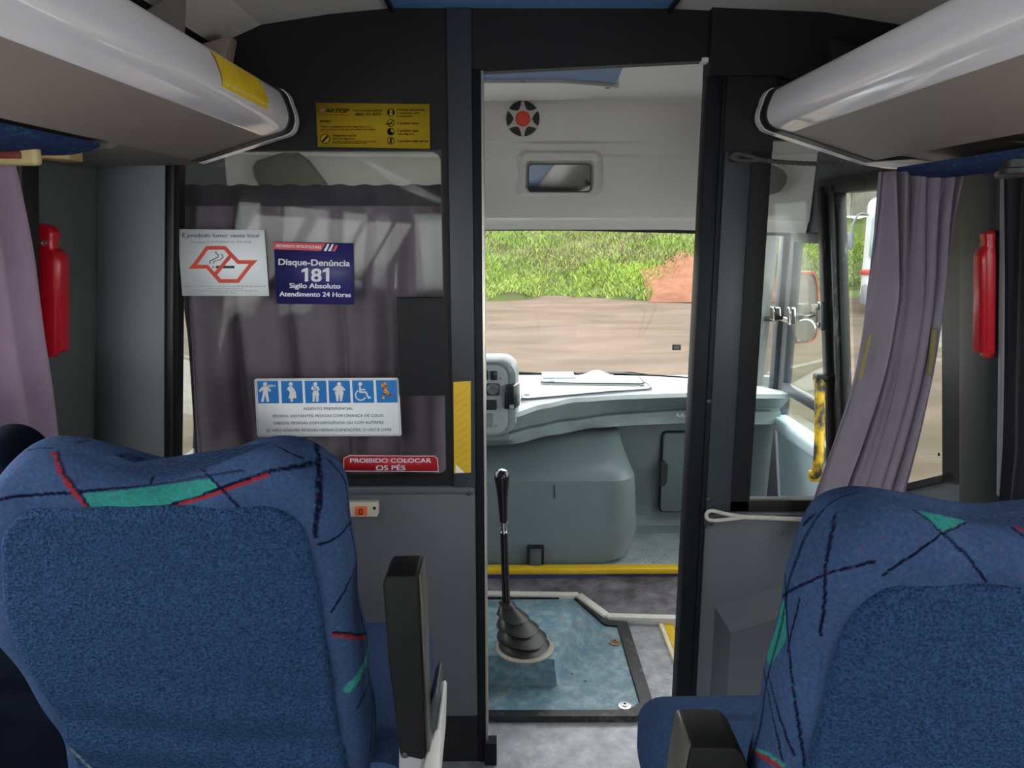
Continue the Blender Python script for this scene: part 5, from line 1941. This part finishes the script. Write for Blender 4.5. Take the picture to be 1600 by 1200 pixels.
W_, T_, HT = 0.248, 0.125, 0.74
def make_seat(label, cx, ytop, ztop, rec, strokes_px, polys_px, panel_strokes_px, arm, side, ptop, cw, span):
    """side: +1 when the aisle is on the seat's +x flank"""
    up = Vector((0, -math.sin(rec), math.cos(rec)))
    fw = Vector((0, math.cos(rec), math.sin(rec)))
    top = Vector((cx, ytop, ztop))
    def world(s_, t_, d_):
        return top + Vector((s_, 0, 0)) + up * t_ + fw * d_
    def conv(pts, tree, fverts, A, T):
        """measured pattern line -> runs of cloth coordinates (round the ring, up the cloth)"""
        runs, cur = [], []
        for (x0, y0), (x1, y1) in zip(pts[:-1], pts[1:]):
            n = max(1, int(math.hypot(x1 - x0, y1 - y0) / 5))
            for i in range(n + (1 if (x1, y1) == pts[-1] else 0)):
                px, py = x0 + (x1 - x0) * i / n, y0 + (y1 - y0) * i / n
                hit = tree.ray_cast(EYE, ray(px, py).normalized())
                if hit[2] is None or len(fverts[hit[2]]) < 3:
                    if len(cur) > 1:
                        runs.append(cur)
                    cur = []
                    continue
                vs = fverts[hit[2]]
                cur.append((sum(A[v] for v in vs) / len(vs), sum(T[v] for v in vs) / len(vs)))
        if len(cur) > 1:
            runs.append(cur)
        return runs
    st = thing('bus_seat', label, 'seat', (cx, ytop + 0.3, 0.0), 'patterned bus seats')
    # --- backrest cover
    hw0 = W_
    def wave(s_):
        x = max(-1, min(1, s_ / span))
        return (-0.046 if side > 0 else -0.034) * (0.5 + 0.5 * math.cos(math.pi * x))
    def half_w(t_):
        # t_ from -HT (bottom) to 0 (top)
        return hw0 + 0.012 * min(1, -t_ / HT) - 0.006 * math.exp(-((t_ + 0.02) / 0.05) ** 2)
    def bulge_(t_):
        return 0.055 * math.exp(-((t_ + 0.27) / 0.16) ** 2) if side > 0 else 0.0
    def ring(t_, inset):
        hw = half_w(t_) - inset
        th = T_ - 1.3 * inset
        d0 = inset * 0.65
        rc = min(0.038, hw * 0.5, th * 0.45)
        pts = []
        nr, ns, nc, nf_ = 250, 44, 30, 36
        for i in range(nr):
            s_ = -hw + rc + (2 * hw - 2 * rc) * i / (nr - 1)
            pts.append((s_, d0))
        for i in range(1, nc):
            a_ = math.pi / 2 * i / nc
            pts.append((hw - rc + rc * math.sin(a_), d0 + rc - rc * math.cos(a_)))
        for i in range(ns):
            pts.append((hw, d0 + rc + (th - 2 * rc) * i / (ns - 1)))
        for i in range(1, nc):
            a_ = math.pi / 2 * i / nc
            pts.append((hw - rc + rc * math.cos(a_), d0 + th - rc + rc * math.sin(a_)))
        for i in range(nf_):
            s_ = hw - rc - (2 * hw - 2 * rc) * i / (nf_ - 1)
            pts.append((s_, d0 + th))
        for i in range(1, nc):
            a_ = math.pi / 2 * i / nc
            pts.append((-hw + rc - rc * math.sin(a_), d0 + th - rc + rc * math.cos(a_)))
        for i in range(ns):
            pts.append((-hw, d0 + th - rc - (th - 2 * rc) * i / (ns - 1)))
        for i in range(1, nc):
            a_ = math.pi / 2 * i / nc
            pts.append((-hw + rc - rc * math.cos(a_), d0 + rc - rc * math.sin(a_)))
        return pts
    rings, A_, TT = [], [], []
    RT = 0.050
    rows = []
    for i in range(90):
        rows.append((-HT + (HT - 0.38) * i / 90, 0.0))
    for i in range(160):
        rows.append((-0.38 + (0.38 - RT) * i / 159, 0.0))
    for i in range(1, 31):
        a_ = math.pi / 2 * i / 30
        rows.append((-RT + RT * math.sin(a_), 0.082 * (1 - math.cos(a_))))
    for t_, ins in rows:
        rg = []
        blend = max(0, min(1, (t_ + 0.16) / 0.16))
        blend = blend * blend * (3 - 2 * blend)
        for s_, d_ in ring(t_, ins):
            # softness: wrinkles and a slightly hollow rear, bolstered front
            wr = 0.0022 * math.sin(38 * t_ + 9 * s_ + 2.1 * math.sin(11 * s_)) + 0.0015 * math.sin(61 * s_ + 17 * t_)
            edge = 1 - (abs(s_) / W_) ** 4
            dd = d_ + wr * (1 if d_ < T_ * 0.6 else 0.5)
            if d_ > T_ * 0.6:
                dd += 0.012 * math.cos(s_ * 9)
            tt = t_ + wave(s_) * blend
            # shoulders fall away at the corners
            cr_ = max(0, (abs(s_) - span - 0.005) / (0.235 - span))
            tt -= 0.028 * cr_ ** 2 * blend
            sb = s_ - bulge_(t_) * max(0.0, -s_ / W_) ** 1.5
            rg.append(world(sb + (wr if abs(s_) > W_ * 0.9 else 0), tt, dd))
        rings.append(rg)
    base_ring = ring(-HT * 0.5, 0.0)
    n_ = len(base_ring)
    arc = [0.0]
    for i in range(1, n_):
        arc.append(arc[-1] + math.hypot(base_ring[i][0] - base_ring[i - 1][0], base_ring[i][1] - base_ring[i - 1][1]))
    peri = arc[-1] + math.hypot(base_ring[0][0] - base_ring[-1][0], base_ring[0][1] - base_ring[-1][1])
    mid_ = arc[125]
    arc = [x - mid_ for x in arc]
    arc = [x - peri if x > peri / 2 else x for x in arc]
    tc_ = [0.0]
    for (t0_, i0_), (t1_, i1_) in zip(rows[:-1], rows[1:]):
        tc_.append(tc_[-1] + math.hypot(t1_ - t0_, i1_ - i0_))
    tc_ = [x - HT for x in tc_]
    A_ = [arc[i] for _ in rows for i in range(n_)]
    TT = [tc_[j] for j in range(len(rows)) for _ in range(n_)]
    q = MB()
    q.loft(rings, cap=True)
    from mathutils.bvhtree import BVHTree
    q.bm.verts.index_update()
    tree = BVHTree.FromBMesh(q.bm)
    fverts = [[v.index for v in f.verts] for f in q.bm.faces]
    fv_ok = [f if len(f) == 4 else f[:1] for f in fverts]
    S_ = [(r_, max(0.0042, w_ * 1.2), c) for p, w_, c in strokes_px for r_ in conv(p, tree, fv_ok, A_, TT)]
    P_ = [(r_, c) for p, c in polys_px for r_ in conv(list(p) + [p[0]], tree, fv_ok, A_, TT) if len(r_) > 6]
    cover = obj('back_cover', q, SEATFAB, st, smooth=None)
    base = paint(np.array(A_), np.array(TT), BASE, S_, P_)
    add_colors(cover, base)
    # --- plain panel on the back
    pw, pr_ = 0.208, 0.060
    NU, NV = 130, 170
    AA, TB = [], []
    def pf(u, v):
        t_ = ptop - (HT + ptop - 0.02) * v
        w = pw + 0.018 * v
        if t_ > ptop - pr_:
            k_ = (t_ - (ptop - pr_)) / pr_
            w = w - pr_ + pr_ * math.sqrt(max(0, 1 - k_ * k_))
        s_ = (2 * u - 1) * w
        e = min(1 - abs(2 * u - 1), v * 3.0)
        ed = min(1, e / 0.05)
        bulge = -0.016 * math.sqrt(max(0, 1 - (1 - ed) ** 2)) - 0.010 * (1 - (2 * u - 1) ** 2) * min(1, v * 4)
        wr = 0.0045 * math.sin(9 * s_ + 23 * t_ + 3 * math.sin(13 * t_)) * max(0, min(1, (-t_ - 0.33) * 5)) + 0.0035 * math.sin(31 * t_ - 17 * s_ * math.copysign(1, s_)) * max(0, min(1, (-t_ - 0.40) * 5))
        AA.append(s_)
        TB.append(t_)
        return world(s_ - bulge_(t_) * max(0.0, -s_ / W_) ** 1.5, t_, bulge + 0.004 + wr)
    q = MB()
    q.grid(pf, NU, NV)
    q.bm.verts.index_update()
    tree = BVHTree.FromBMesh(q.bm)
    fv_ok = [[v.index for v in f.verts] for f in q.bm.faces]
    S_ = [(r_, w_, c) for p, w_, c in panel_strokes_px for r_ in conv(p, tree, fv_ok, AA, TB)]
    bmesh.ops.reverse_faces(q.bm, faces=q.bm.faces)
    pan = obj('back_panel', q, SEATBACK, st, smooth=None)
    add_colors(pan, paint(np.array(AA), np.array(TB), PLAIN, S_, []))
    # --- cushion
    zc_, y0, y1 = 0.72, ytop + 0.16, ytop + 0.70
    if side < 0:
        y1 = ytop + 0.60
    q = MB()
    rings = []
    for i in range(25):
        f = i / 24
        y = y0 + (y1 - y0) * f
        r_ = 0.0 if f < 0.8 else 0.075 * (1 - math.sqrt(max(0, 1 - ((f - 0.8) / 0.2) ** 2)))
        ww = cw - r_ * 0.4
        outline = rrect(ww + 0.24, 0.15 - r_ * 0.9, 0.045 if r_ < 0.03 else 0.03, 6, cx + side * (ww - 0.24) / 2, zc_ - 0.075 - r_ * 0.35)
        rings.append([(x, y, z + 0.012 * math.cos((x - cx) * 5) - (0.02 if abs(x - cx) < 0.1 and z > zc_ - 0.05 else 0) * 0.3) for x, z in outline])
    q.loft(rings)
    cu = obj('seat_cushion', q, SEATFAB, st, smooth=50)
    me = cu.data
    co = np.zeros(len(me.vertices) * 3)
    me.vertices.foreach_get('co', co)
    co = co.reshape(-1, 3)
    add_colors(cu, paint(co[:, 0], co[:, 1], tuple(min(1, 1.5 * v) for v in BASE), [([(-0.3, 0.0), (0.0, 0.12), (0.3, 0.20)], 0.006, NAVYL), ([(-0.3, 0.22), (-0.1, 0.1), (0.3, -0.02)], 0.006, NAVYL), ([(-0.14, 0.3), (-0.02, 0.12), (0.05, -0.1)], 0.008, REDL)], []))  # cushion cloth brightened in colour, standing in for light from above
    # --- pedestal and side shield
    q = MB()
    q.box((cx - 0.20, y0 + 0.02, 0.0), (cx + 0.20, y1 - 0.08, 0.10), bev=0.01)
    q.box((cx - 0.20, y0 + 0.08, 0.10), (cx - 0.14, y1 - 0.14, 0.56), bev=0.01)
    q.box((cx + 0.14, y0 + 0.08, 0.10), (cx + 0.20, y1 - 0.14, 0.56), bev=0.01)
    obj('pedestal', q, mat('pedestal_grey', (84, 86, 90), 0.45), st)
    if arm:
        arm(st)
    return st

def arm_left(st):
    # folded-up padded armrest on the aisle flank, bracket, pale side shield with a recline handle
    q = MB()
    p = [PY(px, py + 24, 1.06) for px, py in ((599, 884), (606, 872), (652, 871), (655, 878), (660, 1000), (667, 1150), (662, 1158), (626, 1150), (622, 1120), (608, 1000))]
    q.prism([(a_.x, a_.z) for a_ in p], 'y', 1.05, 1.125, bev=0.008, seg=3)
    obj('armrest', q, mat('arm_black', (7, 7, 8), 0.6, spec=0.15), st)
    q = MB()
    e = [PY(px, py + 24, 1.06) for px, py in ((653, 873), (657, 872), (662, 930), (666, 1060), (672, 1150), (666, 1152), (660, 1000))]
    q.prism([(a_.x, a_.z) for a_ in e], 'y', 1.058, 1.122, bev=0.002)
    obj('arm_shell', q, mat('arm_shell_grey', (62, 60, 55), 0.4), st)
    q = MB()
    bq = [PY(px, py, 1.06) for px, py in ((624, 1152), (662, 1158), (656, 1260), (622, 1260))]
    q.prism([(a_.x, a_.z) for a_ in bq], 'y', 1.055, 1.12, bev=0.006)
    br = obj('bracket', q, mat('bracket_mid', (110, 110, 114), 0.4), st)
    q = MB()
    q.dome(PY(633, 1177, 1.055), (0, -1, 0), 0.0075, 0.006)
    obj('bolt', q, INK, br)
    q = MB()
    sp_ = [PY(px, py + 30, 1.17) for px, py in ((694, 1072), (690, 1068), (684, 1072), (668, 1120), (662, 1140), (655, 1270), (680, 1270), (692, 1140))]
    q.prism([(a_.x, a_.z) for a_ in sp_], 'y', 1.10, 1.24, bev=0.008, seg=3)
    obj('side_shield', q, mat('shield_pale', (178, 176, 172), 0.4), st)
    q = MB()
    lv = [PY(px, py + 20, 1.15) for px, py in ((688, 1036), (683, 1034), (677, 1048), (671, 1075), (670, 1112), (676, 1112), (684, 1090), (688, 1060))]
    q.prism([(a_.x, a_.z) for a_ in lv], 'y', 1.10, 1.19, bev=0.006, seg=3)
    obj('recline_handle', q, mat('handle_dark', (44, 48, 52), 0.35), st, label='dark recline handle')

def arm_right(st):
    q = MB()
    p = [PY(px + 8, py + 40, 0.95) for px, py in ((1069, 1124), (1076, 1121), (1138, 1122), (1152, 1135), (1163, 1165), (1166, 1270), (1048, 1270), (1058, 1180))]
    q.prism([(a_.x, a_.z) for a_ in p], 'y', 0.94, 1.03, bev=0.010, seg=3)
    obj('armrest', q, mat('arm_black', (7, 7, 8), 0.6, spec=0.15), st)
    q = MB()
    e = [PY(px + 8, py + 40, 0.95) for px, py in ((1066, 1126), (1072, 1122), (1064, 1180), (1052, 1270), (1044, 1270), (1056, 1180))]
    q.prism([(a_.x, a_.z) for a_ in e], 'y', 0.946, 1.03, bev=0.002)
    obj('arm_shell', q, mat('arm_shell_grey', (62, 60, 55), 0.4), st)
    q = MB()
    c = PY(984, 1196, 1.22)
    q.tube([(0.262, 1.13, 0.690), (0.225, 1.12, 0.700), (0.212, 1.10, 0.712), (0.208, 1.06, 0.722)], [0.010, 0.010, 0.012, 0.009], 12)
    obj('recline_handle', q, INK, st)

lstr = [
    ([(0, 782), (30, 775), (130, 768), (256, 756), (300, 747), (380, 735)], 0.0032, NAVYL),
    ([(85, 706), (92, 730), (110, 762), (140, 798)], 0.0055, REDL),
    ([(89, 706), (98, 735), (118, 762), (143, 797)], 0.0035, NAVYL),
    ([(236, 797), (300, 780), (340, 765), (420, 737), (495, 723)], 0.0042, NAVYL),
    ([(258, 796), (330, 773), (420, 742)], 0.002, REDL),
    ([(290, 718), (318, 736), (345, 762), (376, 795)], 0.0036, NAVYL),
    ([(236, 756), (242, 738), (262, 716)], 0.004, NAVYL),
    ([(15, 710), (60, 700), (88, 700), (100, 690)], 0.003, NAVYL),
    ([(90, 703), (120, 692), (140, 688)], 0.003, NAVYL),
    ([(145, 711), (200, 714), (240, 717)], 0.003, NAVYL),
    ([(424, 692), (450, 706), (475, 716)], 0.0028, NAVYL),
    ([(493, 692), (497, 710), (499, 760), (496, 800), (492, 838)], 0.0058, NAVYL),
    ([(493, 690), (520, 684)], 0.004, NAVYL),
    ([(497, 850), (515, 846), (532, 835), (560, 800)], 0.0045, NAVYL),
    ([(518, 955), (535, 930), (550, 900), (562, 860)], 0.0035, NAVYL),
    ([(522, 992), (548, 995), (572, 996)], 0.006, REDL),
    ([(520, 988), (548, 990), (578, 992)], 0.003, NAVYL),
    ([(577, 998), (573, 1030), (560, 1058), (545, 1076)], 0.013, TEALS),
    ([(558, 1108), (575, 1070), (590, 1050)], 0.003, NAVYL),
    ([(580, 1090), (582, 1130), (578, 1180)], 0.003, NAVYL),
    ([(585, 990), (600, 985), (612, 975)], 0.003, NAVYL),
]
lpol = [([(127, 771), (180, 768), (256, 757), (330, 748), (342, 764), (300, 779), (240, 796), (190, 800), (142, 798)], TEALL)]
lpan = [([(0, 1030), (40, 1095), (90, 1150), (150, 1210)], 0.006, PALE), ([(4, 1044), (44, 1108), (94, 1164)], 0.006, NAVYL)]
SEAT_L = make_seat('blue patterned aisle seat on the left with a folded-up black armrest', -0.486, 1.0, 1.302, R(13), lstr, lpol, lpan, arm_left, 1, -0.066, 0.318, 0.17)

rstr = [
    ([(1418, 789), (1450, 812), (1476, 836), (1510, 868), (1541, 908)], 0.0036, NAVYL),
    ([(1532, 803), (1505, 818), (1472, 834), (1430, 864), (1380, 898)], 0.0036, NAVYL),
    ([(1366, 878), (1330, 886), (1292, 896), (1240, 920), (1206, 943)], 0.0038, NAVYL),
    ([(1304, 806), (1300, 830), (1290, 880), (1288, 944), (1282, 992)], 0.0030, NAVYL),
    ([(1226, 872), (1229, 960), (1237, 1060), (1246, 1120), (1259, 1205)], 0.0030, NAVYL),
    ([(1250, 936), (1236, 990), (1230, 1020)], 0.0025, NAVYL),
    ([(1192, 1040), (1206, 1112), (1226, 1205)], 0.0025, NAVYL),
    ([(1200, 1050), (1218, 1120), (1240, 1180)], 0.0025, NAVYL),
    ([(1173, 1172), (1200, 1186), (1222, 1202)], 0.006, REDL),
    ([(1176, 1168), (1204, 1181), (1226, 1196)], 0.003, TEALS),
    ([(1300, 1070), (1320, 1062), (1340, 1050)], 0.0045, NAVYL),
    ([(1562, 804), (1580, 816), (1605, 834)], 0.005, REDL),
    ([(1558, 806), (1575, 820), (1602, 840)], 0.003, NAVYL),
    ([(1270, 806), (1256, 818)], 0.003, NAVYL),
]
rpol = [([(1424, 791), (1534, 803), (1473, 834)], TEALL), ([(1201, 948), (1227, 935), (1228, 1000), (1203, 1042), (1198, 1030)], TEALL), ([(1590, 806), (1640, 812), (1620, 840)], TEALL)]
SEAT_R = make_seat('blue patterned aisle seat on the right with a lowered black armrest beside its cushion', 0.608, 0.80, 1.292, R(13), rstr, rpol, [], arm_right, -1, -0.080, 0.352, 0.205)

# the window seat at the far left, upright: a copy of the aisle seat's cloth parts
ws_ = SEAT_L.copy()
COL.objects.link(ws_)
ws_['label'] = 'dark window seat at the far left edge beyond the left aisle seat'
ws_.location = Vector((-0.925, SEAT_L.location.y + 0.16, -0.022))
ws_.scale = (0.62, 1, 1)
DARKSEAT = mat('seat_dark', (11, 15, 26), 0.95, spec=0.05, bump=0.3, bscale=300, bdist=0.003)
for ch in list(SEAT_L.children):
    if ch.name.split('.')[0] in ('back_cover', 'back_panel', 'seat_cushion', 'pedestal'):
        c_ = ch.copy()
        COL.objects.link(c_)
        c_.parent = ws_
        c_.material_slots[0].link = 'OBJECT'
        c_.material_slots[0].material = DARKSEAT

# ------------------------------------------------------------------ outside: yard, grassy bank, coach
GZ = -1.0
GROUND = mat('dirt_yard', (74, 66, 57), 0.9, spec=0.0, rgb2=(90, 80, 71), vscale=0.5, stretch=(0.6, 1.6, 1), bump=0.4, bscale=8, bdist=0.03)
b = MB()
def yard(u, v):
    x = -60 + 120 * u
    y = -30 + 60 * v
    return (x, y, GZ + 0.04 * math.sin(0.9 * x + 0.6 * y) + 0.03 * math.sin(2.3 * y + x))
b.grid(yard, 120, 60)
structure(obj('ground', b, GROUND), 'pale pinkish dirt yard in front of the bus', 'ground')
def bank_h(x, y):
    sm_x = max(0.0, min(1.0, (x - 7.0) / 6.0))
    edge = 28.2 + 6.3 * sm_x * sm_x * (3 - 2 * sm_x) + 0.9 * math.sin(0.35 * x + 1) + 0.5 * math.sin(0.9 * x)
    d = y - edge
    if d < 0:
        return GZ - 0.15
    return GZ + 0.02 + 3.9 * (1 - math.exp(-d / 9.0)) + 0.16 * math.sin(1.3 * x + 0.7 * y) + 0.1 * math.sin(2.9 * x - 1.7 * y)
BANK = mat('bank_soil', (60, 76, 26), 0.95, spec=0.1, rgb2=(66, 62, 44), vscale=0.9, sharp=(0.4, 0.7), bump=0.6, bscale=6, bdist=0.08)
b = MB()
def bank(u, v):
    x = -34 + 84 * u
    y = 26.5 + 22 * v * v + 2 * v
    return (x, y, bank_h(x, y))
b.grid(bank, 220, 60)
structure(obj('hillside', b, BANK), 'green weedy bank rising behind the dirt yard', 'bank')
# red earth slope at the right end
b = MB()
def red(u, v):
    x = 5.2 + 7 * u
    y = 27.5 + 6.0 * v
    e = min(u / 0.35, 1) ** 1.2
    z = bank_h(x, y) + 0.06 + 0.18 * e * math.sin(math.pi * min(1, v * 1.2)) if v < 0.45 + 0.5 * e else bank_h(x, y) - 0.2
    return (x, y, max(z, GZ + 0.03))
b.grid(red, 50, 40)
structure(obj('mound_slope', b, mat('red_earth', (100, 68, 54), 0.95, spec=0.0, rgb2=(112, 82, 66), vscale=2, bump=0.5, bscale=8, bdist=0.05)), 'bare reddish earth patch at the foot of the bank', 'earth')
# grass and weeds on the bank: one uncountable mass
G = [mat('grass_bright', (111, 135, 48), 0.8, spec=0.2), mat('grass_mid', (89, 114, 47), 0.8, spec=0.2), mat('weed_grey', (102, 111, 73), 0.8, spec=0.2), mat('weed_brown', (101, 88, 66), 0.85), mat('grass_yellow', (129, 135, 70), 0.8, spec=0.2)]
b = MB()
rv, rf, rm = [], [], []
for i in range(110000):
    x = rng.uniform(-7, 19)
    y = 27.5 + 17 * rng.random() ** 1.3
    if bank_h(x, y) < GZ or (5.4 < x < 9.4 and y < 29.4 + 0.62 * (x - 5.4)) or (10.6 < x < 14.4 and y < 33):
        continue
    z = bank_h(x, y) - 0.03
    edge_band = y < 31.5
    n1 = math.sin(0.8 * x + 2.1 * math.sin(0.5 * y)) + math.sin(1.7 * y + 0.6 * x)
    if edge_band:
        m_ = rng.choice([0, 1, 4], p=[0.6, 0.25, 0.15])
    elif y > 38:
        m_ = rng.choice([0, 1, 4], p=[0.5, 0.3, 0.2])
    else:
        m_ = rng.choice([0, 1, 2, 3, 4], p=[0.15, 0.26, 0.26, 0.18, 0.15]) if n1 > -0.6 else rng.choice([0, 1, 2], p=[0.4, 0.4, 0.2])
    h_ = rng.uniform(0.08, 0.26) * (1.3 if m_ in (2, 3) else 1.0)
    w_ = rng.uniform(0.010, 0.032)
    a_ = rng.uniform(0, math.pi)
    lx, ly = rng.normal(0, 0.12), rng.normal(0, 0.12)
    ca, sa = math.cos(a_) * w_, math.sin(a_) * w_
    k0 = len(rv)
    rv += [(x - ca, y - sa, z), (x + ca, y + sa, z), (x + lx * 0.5 + ca * 0.8, y + ly * 0.5 + sa * 0.8, z + h_ * 0.6), (x + lx * 0.5 - ca * 0.8, y + ly * 0.5 - sa * 0.8, z + h_ * 0.6), (x + lx, y + ly, z + h_)]
    rf += [(k0, k0 + 1, k0 + 2, k0 + 3), (k0 + 3, k0 + 2, k0 + 4)]
    rm += [m_, m_]
me = bpy.data.meshes.new('grass')
me.from_pydata(rv, [], rf)
for m_ in G:
    me.materials.append(m_)
me.polygons.foreach_set('material_index', rm)
go = bpy.data.objects.new('grass', me)
COL.objects.link(go)
tag(go, 'bright green grass and weeds covering the bank', 'grass', kind='stuff')
# concrete wall on top of the bank and pale road beyond
b = MB()
for i in range(20):
    x0 = 6 + i * 1.6
    b.box((x0, 50.0, 2.4), (x0 + 1.56, 50.3, 4.45 + 0.02 * (i % 3)))
b.box((5, 49.9, 4.42), (40, 50.35, 4.55))
b.box((5, 50.2, 2.4), (40, 50.4, 4.4))
structure(obj('wall_retaining', b, mat('old_concrete', (109, 106, 95), 0.9, rgb2=(80, 77, 68), vscale=1.2, bump=0.4, bscale=10, bdist=0.02)), 'weathered concrete wall above the bank', 'wall')

# parked coach facing us, seen through the right side window
ct = thing('parked_bus', 'white bus with a red stripe parked on the dirt yard beyond the right window', 'bus', (0, 0, 0))
CW = mat('bus_white', (163, 163, 163), 0.25, spec=0.5)
def bx(px, py, y=24.0):
    p = PY(px, py, y)
    return p.x, p.z
x0_, zt_ = bx(1356, 308)
x1_ = x0_ + 2.55
ct.location = (x0_, 24.0, GZ)
zb_ = GZ + 0.35
q = MB()
cxm = (x0_ + x1_) / 2
def bus_ring(y, ins, zt):
    return [(x, y, z) for x, z in rrect(2.55 - 2 * ins, zt - zb_, 0.28, 6, cxm, (zt + zb_) / 2)]
q.loft([bus_ring(24.0, 0.12, zt_ - 0.25), bus_ring(24.06, 0.03, zt_ - 0.08), bus_ring(24.25, 0.0, zt_), bus_ring(31.6, 0.0, zt_), bus_ring(31.9, 0.06, zt_ - 0.1)])
obj('body', q, CW, ct, smooth=50)
q = MB()
q.prism(rrect(2.20, 1.35, 0.16, 6, cxm, bx(1400, 370)[1] - 0.02), 'y', 23.955, 24.06, bev=0.01)
wsb = obj('windscreen', q, mat('coach_glass', (96, 120, 124), 0.1, spec=0.8), ct)
q = MB()
zs_ = bx(1360, 424)[1]
q.box((x0_ - 0.01, 23.93, zs_ - 0.10), (x1_ + 0.01, 24.10, zs_ + 0.06), bev=0.02)
q.box((x0_ - 0.012, 24.05, zs_ - 0.10), (x0_ + 0.02, 31.5, zs_ + 0.04))
zd_ = bx(1370, 345)[1]
q.box((x0_ + 0.25, 23.94, zd_ - 0.05), (x0_ + 0.9, 23.97, zd_ + 0.06))
obj('red_stripe', q, mat('bus_red', (151, 35, 31), 0.35), ct)
q = MB()
q.prism(rrect(2.46, 0.62, 0.1, 5, cxm, zb_ + 0.25), 'y', 23.90, 24.2, bev=0.03)
obj('bumper', q, mat('bumper_grey', (96, 98, 104), 0.45), ct)
for sx_ in (0.35, 2.2):
    q = MB()
    q.prism(rrect(0.36, 0.2, 0.06, 5, x0_ + sx_, zs_ - 0.32), 'y', 23.90, 24.05, bev=0.02)
    obj('headlight', q, mat('lamp_clear', (206, 210, 214), 0.1), ct)
for sx_ in (0.22, 2.33):
    for yy_ in (26.2, 30.2):
        q = MB()
        q.lathe([(0.46, -0.14), (0.50, -0.08), (0.50, 0.08), (0.46, 0.14), (0.2, 0.14)], (x0_ + sx_, yy_, GZ + 0.5), (1, 0, 0), 28)
        obj('wheel', q, mat('tyre', (38, 38, 40), 0.8), ct)
for sg in (-1, 1):
    q = MB()
    xe = x0_ - 0.02 if sg < 0 else x1_ + 0.02
    zA, zB = bx(1362, 336)[1], bx(1350, 350)[1]
    q.tube(catmull([(xe + 0.1 * -sg, 24.15, zA), (xe + 0.16 * sg, 23.8, zA + 0.02), (xe + 0.30 * sg, 23.65, zB), (xe + 0.33 * sg, 23.62, bx(1346, 365)[1])], 5), 0.035, 8)
    arm_ = obj('mirror_arm', q, mat('mirror_arm_grey', (92, 94, 98), 0.4), ct)
    q = MB()
    q.prism(rrect(0.20, 0.50, 0.06, 5, xe + 0.33 * sg, bx(1346, 376)[1]), 'y', 23.56, 23.68, bev=0.02)
    obj('mirror_head', q, mat('mirror_head', (70, 72, 78), 0.4), arm_)
ct.rotation_euler.z = R(-29)
